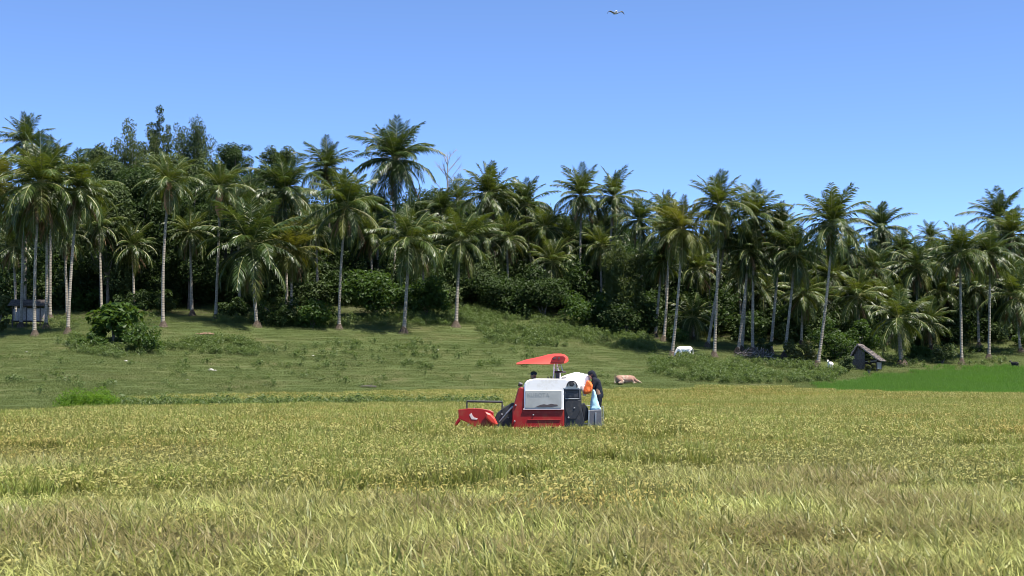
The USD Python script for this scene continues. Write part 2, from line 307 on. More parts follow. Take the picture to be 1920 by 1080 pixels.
RICED = leafmat('rice_straw', [(0, (.20, .17, .06)), (.18, (.50, .46, .18)), (.5, (.82, .78, .40)), (1, (.97, .93, .64))], .45, .28, (.50, .45, .22), .3,
                zone=(.25, [(0, (.34, .36, .10)), (1, (.78, .73, .32))], .42, .60))
RICEF = leafmat('ripe_rice_leaf', [(0, (.14, .17, .028)), (.4, (.40, .41, .095)), (.75, (.64, .59, .18)), (1, (.86, .78, .34))], .5, .32, (.50, .48, .12), .3,
                zone=(.10, [(0, (.17, .22, .035)), (.5, (.36, .39, .09)), (1, (.56, .55, .18))], .46, .62))
RICEP = leafmat('rice_panicle', [(0, (.30, .28, .09)), (.5, (.46, .43, .17)), (1, (.66, .62, .33))], .6, .25, (.46, .42, .12), .2, zone=(.07, [(0, (.30, .23, .06)), (.5, (.44, .35, .11)), (1, (.60, .51, .21))], .50, .62))
rng = np.random.default_rng(7)
protos, U = [], (lambda v: MB().add(*v))
h_ = lambda d_, per, top, R=.95: rng.uniform(.02, top, int(PI * R * R * d_) * per)
for k in range(4):    # upright, near
    R = .95; m = U(blades(rng, 0, 0, .60, .022, .26, .20, 1.0, dirjit=1.8, base_h=h_(16, 14, .14), at=hills(rng, R, 16, 14, .06))); st = U(blades(rng, 0, 0, .58, .013, .2, .18, .5, 3, dirjit=2, at=hills(rng, R, 16, 8, .06)))
    protos.append([('leaf', m, RICEF), ('stem', st, RICED), ('panicle', panicles(rng, hills(rng, R, 16, 5, .06), .56, .22, 0, 1.8, .9), RICEP)])
for k in range(4):    # leaning
    R = .95; m = U(blades(rng, 0, 0, .38, .020, .70, .42, 1.1, 3, dirjit=2.0, base_h=h_(16, 11, .24), at=hills(rng, R, 16, 11, .08))); st = U(blades(rng, 0, 0, .38, .015, .80, .42, .8, 3, dirjit=1.8, base_h=h_(16, 11, .2), at=hills(rng, R, 16, 11, .09)))
    protos.append([('leaf', m, RICEL), ('stem', st, RICED), ('panicle', panicles(rng, hills(rng, R, 16, 3, .06), .52, .5, 0, 1.2, .85), RICEP)])
for k in range(6):    # lodged: a low tangled mat
    R = .95; m = U(blades(rng, 0, 0, .30, .021, 1.0, .42, 1.1, 3, dirjit=1.7, base_h=h_(15, 14, .34), at=hills(rng, R, 15, 14, .08))); st = U(blades(rng, 0, 0, .38, .017, 1.08, .38, .7, 3, dirjit=1.45, base_h=h_(15, 21, .34), at=hills(rng, R, 15, 21, .09)))
    st.add(*blades(rng, 0, 0, .30, .018, 1.1, .4, .5, 3, dirjit=2.2, base_h=h_(10, 10, .32), at=hills(rng, R, 10, 10, .12)))
    protos.append([('leaf', m, RICEL), ('stem', st, RICED), ('panicle', panicles(rng, hills(rng, R, 17, 2, .06), .46, .9, 0, .9, .8), RICEP)])
for k in range(5):    # upright, far: fewer, broader blades
    R = 1.5; m = U(blades(rng, 0, 0, .70, .034, .24, .18, .8, 3, dirjit=2, base_h=h_(10, 11, .14, R), at=hills(rng, R, 10, 11, .05)))
    protos.append([('leaf', m, RICEF), ('panicle', panicles(rng, hills(rng, R, 10, 6, .06), .64, .18, 0, 2, 1.25), RICEP)])
def lattice(y0, y1, step, jit):
    y = np.arange(y0, y1, step); P = [np.stack([np.arange(-(v * .40 + 3), v * .40 + 3, step), np.full(len(np.arange(-(v * .40 + 3), v * .40 + 3, step)), v)], 1) + [(k % 2) * step / 2, 0] for k, v in enumerate(y)]
    P = np.vstack(P); return P + rng.uniform(-jit, jit, P.shape)
PN, PF = lattice(7, 46, 1.3, .32), lattice(46.5, 140, 2.0, .45); isfar = np.r_[np.zeros(len(PN), bool), np.ones(len(PF), bool)]; P = np.vstack([PN, PF])
rice, _ = zones(P[:, 0], P[:, 1]); HARV = np.array([0.728, 48.0]); hx_, hy_ = P[:, 0] - HARV[0], P[:, 1] - HARV[1]
rice &= ~((hx_ > -3.0) & (hx_ < 2.9) & (hy_ > -2.0) & (hy_ < 1.9)); P, isfar = P[rice], isfar[rice]
# round the harvester the gaps are planted with the small near patches
Q = lattice(45, 51, .75, .1); hx_, hy_ = Q[:, 0] - HARV[0], Q[:, 1] - HARV[1]
Q = Q[(hx_ > -4.2) & (hx_ < 4.2) & (hy_ > -2.6) & (hy_ < 2.6) & ~((hx_ > -3.1) & (hx_ < 3.0) & (np.abs(hy_) < 1.75))]
P, isfar = np.vstack([P, Q]), np.r_[isfar, np.zeros(len(Q), bool)]
X, Y = P.T; n3 = lambda s, sd: meshkit.fbm(np.stack([X / s, Y / s, 0 * X + 3.1], -1), 3, sd)
lodge = np.clip(1.25 - (Y - 9) / 26, -.15, 1.2) + (n3(4.0, 11) - .5) * 1.6
hollow = (n3(2.0, 21) < .40) & (Y < 43) & (rng.random(len(P)) < .8); keep = ~(hollow & (rng.random(len(P)) < .3)); hollow = hollow[keep]; P, X, Y, lodge, isfar = P[keep], X[keep], Y[keep], lodge[keep], isfar[keep]
rr = rng.random(len(P)); which = np.where(isfar, 14 + (rr * 5).astype(int), np.where(lodge > .6, 8 + (rr * 6).astype(int), np.where(lodge > .25, 4 + (rr * 4).astype(int), (rr * 4).astype(int))))
direc = 2.9 + (n3(9., 31) - .5) * 3.4 + (n3(2.5, 32) - .5) * 2.4 + rng.normal(0, .25, len(P))
direc = np.where((which < 4) | isfar, rng.uniform(0, 2 * PI, len(P)), direc)
sc = rng.uniform(.92, 1.12, len(P)); zsc = np.where(isfar, .86, .70) + np.where(isfar, .24, .56) * n3(2.2, 41) + rng.normal(0, .04, len(P)); zsc = np.where(hollow, zsc * .7, zsc) * np.where((np.abs(X - HARV[0]) < 4.4) & (np.abs(Y - HARV[1]) < 2.8), 1.22, 1)
g = ground(X, Y)
instancer('rice_crop', 'ripe golden rice filling the whole foreground, flattened near the camera and upright farther off', 'rice', protos, np.c_[X, Y, g], which, direc, sc, zs=zsc)
NRICE = len(P)

# green paddy behind on the right, in rows
pp = [[('leaf', MB().add(*blades(rng, 40, .22, .42, .016, .15, .15, .5, 3, dirjit=2)), PADDY)] for _ in range(4)]
x, y = rng.uniform(25, 85, 52000), rng.uniform(118, 172, 52000); _, k = zones(x, y); y = np.where(rng.random(len(y)) < .9, np.round(y / 5.2) * 5.2 + rng.normal(0, 1.25, len(y)) + .8 * np.sin(x / 7), y); x, y = x[k], y[k]
instancer('green_paddy', 'bright green young rice paddy at right in front of the palms', 'rice', pp, np.c_[x, y, ground(x, y)], rng.integers(0, 4, len(x)), rng.uniform(0, 6.28, len(x)), rng.uniform(.6, 1.25, len(x)))
# pasture grass
pp = [[('blade', MB().add(*blades(rng, 0, 0, .11, .024, .45, .3, .8, 2, dirjit=3, at=rng.normal(0, .6, (120, 2)))), GRASS)] for _ in range(5)]
x, y = rng.uniform(-85, 85, 64000), rng.uniform(66, 200, 64000); r_, p_ = zones(x, y); k = ~r_ & ~p_ & (np.abs(x) < y * .41 + 2) 
x, y = x[k], y[k]
instancer('pasture_grass', 'short grazed grass covering the sloping pasture', 'grass', pp, np.c_[x, y, ground(x, y)], rng.integers(0, 5, len(x)), rng.uniform(0, 6.28, len(x)), rng.uniform(.8, 1.3, len(x)), zs=rng.uniform(.5, 1.5, len(x)))

# ------------------------------------------------------------------ foliage
def leafcloud(rng, centers, radii, n, size, aspect=.5, up=.6, shell=.55, droop=0.0):
    """n folded leaves spread over clumps (centres, radii as n x 3), thicker near each clump's skin; returns (vertices, faces)"""
    centers, radii = np.asarray(centers, float), np.asarray(radii, float)
    w = radii[:, 0] * radii[:, 2]; c = rng.choice(len(centers), n, p=w / w.sum())
    d = nrm(rng.normal(0, 1, (n, 3))); r = rng.random(n) ** (1 / 3) * (1 - shell) + shell * rng.uniform(.75, 1.08, n)
    p = centers[c] + d * radii[c] * r[:, None]
    nor = nrm(d * .55 + np.array([0, 0, up]) + rng.normal(0, .45, (n, 3)))
    t = nrm(np.cross(nor, rng.normal(0, 1, (n, 3))) + np.array([0, 0, -droop])); b = nrm(np.cross(nor, t))
    s = (size * rng.uniform(.6, 1.35, n))[:, None]
    v = np.stack([p - t * s * .5, p + b * s * aspect * .5 + nor * s * .08, p + t * s * .5 - nor * s * .08, p - b * s * aspect * .5 + nor * s * .08], 1).reshape(-1, 3)
    k = np.arange(n)[:, None] * 4
    return v, np.vstack([k + [0, 1, 2], k + [0, 2, 3]])
def clumps(rng, c, r, n, size):
    """clump centres and radii filling an ellipsoid (centre c, radii r), with an uneven outline"""
    d = nrm(rng.normal(0, 1, (n, 3))); d[:, 2] = np.abs(d[:, 2]) * np.where(rng.random(n) < .68, 1, -1)
    P = np.asarray(c) + d * np.asarray(r) * (rng.random((n, 1)) ** .5) * .86
    R = size * rng.uniform(.4, 1.45, (n, 1)) * np.array([1.1, 1.1, .8]); return P, R
def tree(name, label, px, ytop, ybot, wpx, d, leaf='dense', n=3200, lsize=.34, nc=22, csize=None, aspect=.55, trunk=.22, seed=0, group=None, base=None, bark=None, cat='tree', droop=0.0, shell=.38, limbs=8, dens=1.7):
    """a broadleaf tree whose crown spans the given picture rows and width at depth d; its trunk stands on the ground"""
    rng = np.random.default_rng(seed + 1000); top, bot = pix(px, ytop, d), pix(px, ybot, d); hw = wpx * d / F / 2
    bx = top[0] if base is None else (base - 960) / F * d
    b = np.array([bx, d, float(ground(bx, d))]); c = (top + bot) / 2 - b; hz_ = (top[2] - bot[2]) / 2
    t = thing(name, label, cat, b, group=group)
    cs = csize or min(hw, hz_) * .42
    C, R = clumps(rng, c, (hw, hw * .9, hz_), nc, cs)
    tw = MB(); hub = np.array([c[0] * .7, 0, max(c[2] - hz_ * .55, .3)])
    q = np.linspace(0, 1, 6)[:, None]
    tw.tube(np.array([0, 0, -.2]) + (hub + [0, 0, .2]) * q + np.array([.12, .05, 0]) * np.sin(q * 5) * hub[2] * .1, trunk * np.linspace(1.15, .65, 6), 7)
    for k in rng.permutation(nc)[:limbs]:
        e = C[k]; mid = hub * .45 + e * .55 + [0, 0, -.15 * hz_]
        tw.tube([hub - [0, 0, .1], hub * .6 + mid * .4, mid, e], trunk * np.array([.6, .45, .3, .1]), 5)
    obj('trunk', tw, bark or WOOD, t, smooth=50)
    obj('crown', leafcloud(rng, C, R, int(n * dens * 1.4), lsize * 1.12, aspect, shell=shell, droop=droop), LEAF[leaf], t)
    return t
def bush(name, label, px, ytop, ybase, wpx, leaf='dense', n=1500, lsize=.3, nc=14, aspect=.55, seed=0, group=None, d=None, cat='bush', depth=.8):
    rng = np.random.default_rng(seed + 5000)
    b = ground_at(px, ybase) if d is None else np.array([(px - 960) / F * d, d, float(ground((px - 960) / F * d, d))]); d = b[1]
    h = max(float(pix(px, ytop, d)[2] - b[2]), .5); hw = wpx * d / F / 2
    t = thing(name, label, cat, b, group=group)
    C, R = clumps(rng, (0, 0, h * .46), (hw * 1.05, hw * depth, h * .52), int(nc * 1.7), min(hw, h) * .29); C *= 1 + rng.normal(0, .13, (len(C), 1)); C[:, 2] = np.maximum(C[:, 2], R[:, 2] * .5)
    tw = MB()
    for k in range(min(nc, 7)): tw.tube([[0, 0, -.1], C[k] * [.35, .35, .6], C[k]], [.06, .045, .02], 5)
    obj('stem', tw, WOOD, t); obj('foliage', leafcloud(rng, C, R, int(n * 1.5), lsize * 1.15, aspect, shell=.15), LEAF[leaf], t)
    return t

# ------------------------------------------------------------------ coconut palms
def frond(rng, az, e0, Ln, bend, leaflets, droop, width=.125):
    """one feather leaf: curved midrib (rib = 1) and rows of hanging leaflets (rib = 0)"""
    ns = 10; s = np.linspace(0, 1, ns); th = e0 - bend * s ** 1.35; az_ = az + rng.uniform(-.25, .25) * s
    dirs = np.stack([np.cos(th) * np.cos(az_), np.cos(th) * np.sin(az_), np.sin(th)], 1)
    p = np.vstack([[0, 0, 0], np.cumsum(dirs[:-1] * Ln / (ns - 1), 0)])
    mb = MB(); mb.tube(p, np.linspace(.075, .018, ns), 4, caps=False); nr = mb.n
    k = leaflets; u = np.tile(np.linspace(.14, .99, k), 2) + rng.normal(0, .006, 2 * k); sg = np.repeat([1, -1], k)
    at = np.stack([np.interp(u, s, p[:, c]) for c in range(3)], 1); T = nrm(np.stack([np.interp(u, s, dirs[:, c]) for c in range(3)], 1))
    S = nrm(np.cross(T, [0, 0, 1.0])) ; N = np.cross(S, T)
    fw = np.interp(u, [0, .5, 1], [.45, .75, 1.5]); lens = Ln * .27 * np.interp(u, [0, .14, .35, .7, 1], [.5, .75, 1.05, .9, .35]) * rng.uniform(.85, 1.12, 2 * k)
    d1 = nrm(S * sg[:, None] + T * fw[:, None] + N * rng.uniform(.05, .35, 2 * k)[:, None]); d1[:, 2] -= droop * .45; d1 = nrm(d1)
    d2 = d1.copy(); d2[:, 2] -= droop * rng.uniform(.8, 1.6, 2 * k); d2 = nrm(d2)
    w = (T * .85 + N * rng.normal(0, .25, (2 * k, 1))) ; w = nrm(w) * width * rng.uniform(.8, 1.2, (2 * k, 1)) * Ln / 5
    a_, b_ = at + d1 * (lens * .5)[:, None], at + d1 * (lens * .5)[:, None] + d2 * (lens * .5)[:, None]
    v = np.stack([at - w * .35, at + w * .35, a_ - w * .5, a_ + w * .5, b_], 1).reshape(-1, 3)
    o = np.arange(2 * k)[:, None] * 5
    mb.add(v, np.vstack([o + [0, 1, 3], o + [0, 3, 2], o + [2, 3, 4]]))
    v, f = mb.get(); rib = np.zeros(len(v)); rib[:nr] = 1
    return v, f, rib
def palm(label, base, crown, R, d=None, tone=0, n=38, dead=6, seed=0, group=None, bow=.0, droop=.6, leaflets=34, nuts=True, thick=1.0, sheath=False):
    """a coconut palm whose foot and crown stand at the given picture points"""
    rng = np.random.default_rng(seed + 90)
    b = ground_at(*base) if d is None else np.array([(base[0] - 960) / F * d, d, float(ground((base[0] - 960) / F * d, d))]); d = b[1]
    c = pix(crown[0], crown[1], d + rng.uniform(-1, 1)) - b; Ln = R * d / F * 1.27
    t = thing('coconut_palm', label, 'palm tree', b, group=group)
    q = np.linspace(0, 1, 16)[:, None]; ctrl = c * .5 + np.array([bow * c[2], rng.uniform(-.03, .03) * c[2], 0])
    pts = (2 * (1 - q) * q * ctrl + q * q * c) + np.array([0, 0, -.25]) * (1 - q)
    obj('trunk', MB().tube(pts, thick * np.interp(q[:, 0], [0, .03, .1, .5, 1], [.34, .24, .185, .15, .125]), 9), BARK, t, smooth=60)
    obj('shade_mound', MB().tube([[0, 0, -.3], [0, 0, .15], [0, 0, .55], [0, 0, .8]], [.75 * thick, .48 * thick, .30 * thick, .16], 9), FOOTSHADE, t, smooth=60)  # added dark cone, stands in for the shade round the foot
    for k in range(n):
        f_ = (k + .5) / n; az = k * 2.39996 + rng.uniform(-.25, .25)
        e0 = math.radians(np.interp(f_, [0, .12, .4, .75, 1], [88, 70, 36, -16, -66]) + rng.uniform(-13, 13))
        ln = Ln * np.interp(f_, [0, .15, .5, 1], [.74, .95, 1.05, .95]) * rng.uniform(.84, 1.12)
        v, f, rib = frond(rng, az, e0, ln, np.interp(f_, [0, .2, .6, 1], [.15, .75, 1.5, .8]) * rng.uniform(.8, 1.2), leaflets, droop * np.interp(f_, [0, .3, 1], [.25, .8, 1.25]))
        mt = PALM[tone] if not (f_ > .8 and rng.random() < .45) else PALM[2]
        obj('frond', (v + c, f), mt, t, attr=dict(rib=rib))
    for k in range(dead):
        v, f, rib = frond(rng, rng.uniform(0, 6.28), math.radians(rng.uniform(-72, -45)), Ln * rng.uniform(.6, .85), .35, max(leaflets - 8, 14), 1.6)
        obj('dead_frond', (v + c - [0, 0, .15], f), DEADF, t, attr=dict(rib=rib), label='brown dead frond hanging under the crown')
    if nuts:
        for k in range(3):
            mb = MB(); az = rng.uniform(0, 6.28); o = c + np.array([math.cos(az), math.sin(az), 0]) * .32 - [0, 0, .45]
            for _ in range(6): mb.ball(o + rng.normal(0, .13, 3), .12, 1)
            obj('coconut_bunch', mb, COCO, t, smooth=True)
    if sheath: obj('sheath', MB().tube([c + [0, -.1, -3.6], c + [.03, -.5, -2.8], c + [.02, -.6, -1.6], c + [0, -.3, -.1]], [.16, .52, .50, .30], 9), SHEATH, t, smooth=60, label='orange brown fibrous sheath below the crown')
    return t
PALMS = [
 ('leaning palm at the far left, its foot lowest of the left group', (65, 631), (75, 345), 84, dict(bow=-.03, n=39)),
 ('straight palm standing second from left in the left group, dark foot', (86, 617), (88, 388), 62, dict(tone=1)),
 ('palm with thin pale trunk just behind the second one of the left group', (94, 600), (98, 330), 66, dict(tone=1, dead=3)),
 ('palm at the left whose trunk leans right, drooping yellowish fronds, nearest to the big-leaved shrub', (127, 627), (147, 358), 72, dict(bow=-.02)),
 ('slim palm standing in front of the pale hut at far left', (39, 615), (44, 400), 56, dict(dead=3)),
 ('tallest dark palm crown rising behind the left group against the sky', (46, 590), (48, 268), 52, dict(d=178, tone=1)),
 ('palm cut by the left edge of the photo', (-12, 625), (0, 352), 70, dict(tone=2)),
 ('lone curved palm with a pale bare trunk right of the big-leaved shrub', (306, 614), (318, 342), 58, dict(bow=-.035, sheath=True, n=27, dead=0, thick=1.05)),
 ('palm with a dark foot and orange hanging sheath, right of the lone curved palm', (404, 601), (413, 352), 54, dict(sheath=True, n=26, dead=0)),
 ('low wide dark palm with long arching fronds left of centre', (482, 613), (470, 462), 92, dict(tone=1, n=33, dead=4, thick=1.2)),
 ('tall dark palm with upright spear fronds above the low wide palm', (538, 600), (535, 358), 68, dict(tone=1, d=178, dead=3)),
 ('low palm with dry hanging fronds beside the low wide dark palm', (545, 604), (548, 470), 58, dict(tone=2, d=172, dead=5)),
 ('palm on the skyline left of the tallest central palm', (622, 560), (612, 316), 54, dict(d=205, tone=1)),
 ('palm with yellow-green drooping crown and slim pale trunk left of the shadowed pasture', (636, 618), (650, 388), 70, dict(bow=-.03, droop=.9, n=33)),
 ('tallest central palm on the skyline in front of the grey feathery tree', (739, 570), (742, 300), 76, dict(d=196, tone=1, n=45, dead=5)),
 ('short palm standing out on the pasture with a dark shadow left of its foot', (757, 625), (768, 450), 70, dict(n=30, dead=2, thick=1.25, droop=.75)),
 ('short palm with a drooping yellowish frond at right, next to the one casting a shadow', (855, 613), (862, 452), 66, dict(n=30, dead=2, thick=1.2, droop=.8)),
 ('broad palm crown on the skyline above the short palms', (935, 560), (916, 366), 58, dict(d=200)),
 ('palm crown with grey dead fronds at the middle of the wood', (1000, 560), (985, 385), 54, dict(d=204, tone=1, dead=5)),
 ('palm with pale bleached fronds below the central skyline', (1020, 570), (1022, 428), 48, dict(d=198, dead=7, n=27)),
 ('tall palm with straight pale trunk above the dark thicket', (1086, 548), (1090, 368), 56, dict(d=196, n=42)),
 ('palm with yellow lower fronds right of the straight one above the thicket', (1138, 570), (1152, 370), 50, dict(d=198, tone=0, bow=-.02)),
 ('dark palm with stiff spear fronds left of the yellow palm', (1206, 620), (1199, 414), 46, dict(d=188, tone=1)),
 ('yellow palm leaning right with a dark foot beside the white cow', (1259, 668), (1279, 432), 60, dict(tone=2, bow=.02, dead=3)),
 ('thin leaning palm just behind the yellow palm', (1244, 640), (1254, 440), 48, dict(d=176, bow=.02)),
 ('slender palm at the left of the yellow palm', (1228, 640), (1241, 492), 42, dict(d=178, tone=0, dead=3)),
 ('tall palm with a straight pale trunk and high open crown right of the white cow', (1339, 670), (1349, 386), 62, dict(n=39, bow=.008)),
 ('leaning thin palm crossing behind the tall straight one', (1326, 645), (1362, 440), 46, dict(d=174, bow=-.01, tone=1)),
 ('tall palm with a thick grey trunk left of the brush pile', (1411, 664), (1414, 408), 62, dict(n=42)),
 ('leaning palm left of the thick grey trunk, its foot farthest left', (1382, 662), (1404, 470), 44, dict(d=171, tone=1, bow=.02)),
 ('second leaning palm close beside the thick grey trunk', (1390, 662), (1400, 500), 40, dict(d=173, tone=0, bow=.01)),
 ('palm leaning over the brush pile', (1444, 664), (1464, 436), 50, dict(d=174, tone=1)),
 ('dark palm with a heavy hanging crown right of the brush pile', (1470, 672), (1492, 476), 60, dict(tone=1, dead=5)),
 ('tall leaning palm left of the thatched hut with the widest crown', (1532, 688), (1561, 422), 68, dict(n=42, bow=.02, dead=3)),
 ('palm crown on the skyline above the thatched hut', (1660, 600), (1652, 430), 52, dict(d=206, tone=1, dead=4)),
 ('young palm with fronds near the ground behind the hut roof', (1612, 665), (1608, 556), 54, dict(d=182, n=30, dead=1)),
 ('short dark-footed palm standing right of the thatched hut', (1691, 684), (1684, 598), 60, dict(n=27, dead=1, thick=1.5, droop=.7)),
 ('palm crown in the middle of the wood above the short palm', (1720, 640), (1718, 502), 50, dict(d=190, tone=1)),
 ('tall straight slim palm behind the green paddy', (1803, 683), (1800, 474), 58, dict(n=39)),
 ('slim palm right of the tall straight one behind the paddy', (1854, 674), (1856, 478), 52, dict(tone=1)),
 ('tall dark palm on the skyline near the right edge', (1875, 600), (1872, 410), 54, dict(d=204, tone=1)),
 ('palm with a ragged crown at the right edge below the skyline', (1902, 620), (1898, 440), 52, dict(d=196)),
 ('low palm with wide fronds cut by the right edge', (1914, 662), (1904, 558), 60, dict(n=30)),
 ('small palm between the two slim palms behind the paddy', (1835, 655), (1832, 540), 44, dict(d=186, tone=1)),
 ('small distant palm top on the right skyline', (1745, 520), (1745, 446), 30, dict(d=235, tone=1, leaflets=24)),
 ('small palm left of the tall leaning one', (1502, 655), (1505, 552), 46, dict(d=182)),
 ('dim palm crown behind the tall leaning one near the hut', (1588, 640), (1590, 470), 44, dict(d=196, tone=1)),
 ('dim palm crown left of the small distant palm top', (1765, 640), (1762, 545), 44, dict(d=192)),
 ('palm crown just behind the yellow palm against the sky', (1250, 600), (1247, 402), 44, dict(d=192)),
 ('dark palm crown between the tallest central palm and the broad one', (828, 560), (828, 398), 50, dict(d=206, tone=1)),
 ('palm crown low behind the tallest central palm', (700, 560), (694, 440), 46, dict(d=192, tone=0)),
 ('dim palm crown left of the dark thicket', (900, 570), (905, 446), 44, dict(d=194, tone=1)),
 ('palm crown right of the straight thicket palm', (1128, 580), (1126, 462), 42, dict(d=192, tone=0)),
 ('dim palm crown behind the tall straight palm right of the cow', (1310, 600), (1306, 505), 44, dict(d=186, dead=4)),
 ('palm crown at the right skyline between two tall palms', (1455, 620), (1458, 440), 42, dict(d=200)),
 ('dark palm right of the lone curved palm, behind it', (450, 600), (446, 400), 50, dict(d=182, tone=1)),
]
OWN = {186: 'short slim palm behind the big-leaved shrub, just right of the left palm group', 248: 'short palm left of the lone curved palm, its crown halfway up the dark trees',
       356: 'short palm between the lone curved palm and the palm with the sheath', 26: 'low palm behind the pale hut at far left', 122: 'low palm in the shade inside the left palm group',
       1298: 'low palm with drooping fronds in the shade behind the white cow', 1036: 'low palm above the thicket left of the straight thicket palm', 1742: 'low palm at the dark wood edge right of the short dark-footed palm',
       1662: 'low palm just behind the short dark-footed palm beside the hut', 860: 'distant palm top on the skyline right of the small leafless tree', 592: 'palm crown between the low dry palm and the yellow-green drooping palm'}
for px, py, d_, tn in [(1330, 474, 190, 1), (1386, 522, 188, 1), (1432, 545, 190, 0), (1530, 566, 192, 1), (1640, 505, 196, 1), (1662, 566, 186, 0), (1782, 508, 194, 1), (1846, 506, 196, 0), (1888, 520, 192, 1), (1742, 606, 184, 1), (1298, 596, 180, 0), (1132, 432, 202, 1), (186, 424, 176, 0), (248, 462, 178, 1), (356, 436, 176, 0), (592, 428, 186, 1), (706, 402, 200, 0), (792, 472, 184, 1), (950, 448, 196, 0), (26, 462, 172, 1), (122, 442, 174, 0), (560, 398, 192, 0), (470, 372, 192, 1), (1036, 492, 192, 0), (1060, 452, 204, 1), (1560, 520, 194, 0), (1420, 470, 196, 1), (1692, 470, 204, 1), (970, 462, 204, 1), (860, 375, 214, 1)]:
    own = OWN.get(px); kw = dict(d=d_, tone=tn, n=36, leaflets=26, nuts=False)
    PALMS.append((own, (px + 4, 640), (px, py), 46, kw) if own else ('half hidden palm massed deep in the dark wood, behind the front palms', (px + 4, 640), (px, py), 46, dict(kw, group='palms deep in the wood')))
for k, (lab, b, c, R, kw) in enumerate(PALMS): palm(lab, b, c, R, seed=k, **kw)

# ------------------------------------------------------------------ broadleaf trees and bamboo
def bamboo(label, px, ytop, wpx, d, seed=0, n=3000, leaf='bamboo', nculm=12, ybot=None):
    """a clump of plume-shaped culms"""
    rng = np.random.default_rng(seed + 300); x = (px - 960) / F * d; b = np.array([x, d, float(ground(x, d))]); H = float(pix(px, ytop, d)[2] - b[2]); hw = wpx * d / F / 2
    t = thing('bamboo_clump', label, 'bamboo', b); mb = MB(); C, R = [], []
    for k in range(nculm):
        a = rng.uniform(0, 6.28); o = np.array([math.cos(a), math.sin(a), 0]); h = H * (1.0 if k == 0 else rng.uniform(.78, .98)); out = hw * rng.uniform(.3, 1.0)
        q = np.linspace(0, 1, 9)[:, None]; p = np.array([0, 0, 0]) + o * (.35 + out * q ** 1.1) + np.array([0, 0, 1]) * h * (q - .07 * q ** 4)
        mb.tube(p, np.linspace(.06, .012, 9), 5)
        for s in np.linspace(.36, .99, 10): w = hw * .40 * (1.25 - .62 * s) * rng.uniform(.6, 1.3); C.append([np.interp(s, q[:, 0], p[:, c]) + rng.normal(0, hw * .22 * (1.1 - .6 * s)) * (c < 2) for c in range(3)]); R.append([w, w, w * 1.3])
    obj('culm', mb, GREYWOOD, t, smooth=60); obj('foliage', leafcloud(rng, C, R, int(n * 4.2), .46, .30, up=.3, shell=.05, droop=.7), LEAF[leaf], t)
bamboo('yellowish bamboo clump with bare tips at the upper left skyline', 252, 212, 92, 215, 1, 4600)
bamboo('tallest narrow bamboo plume on the upper left skyline', 298, 188, 52, 222, 2, 2800, 'grey', 8)
bamboo('broad bamboo plume right of the tallest one', 352, 202, 92, 220, 3, 4600, 'grey', 13)
bamboo('thin see-through bamboo stems right of the broad plume', 388, 238, 60, 222, 4, 420, 'grey', 7)
bamboo('pale green bamboo clump above the dark thicket in the middle', 1170, 452, 84, 178, 5, 4200, 'bamboo', 14)
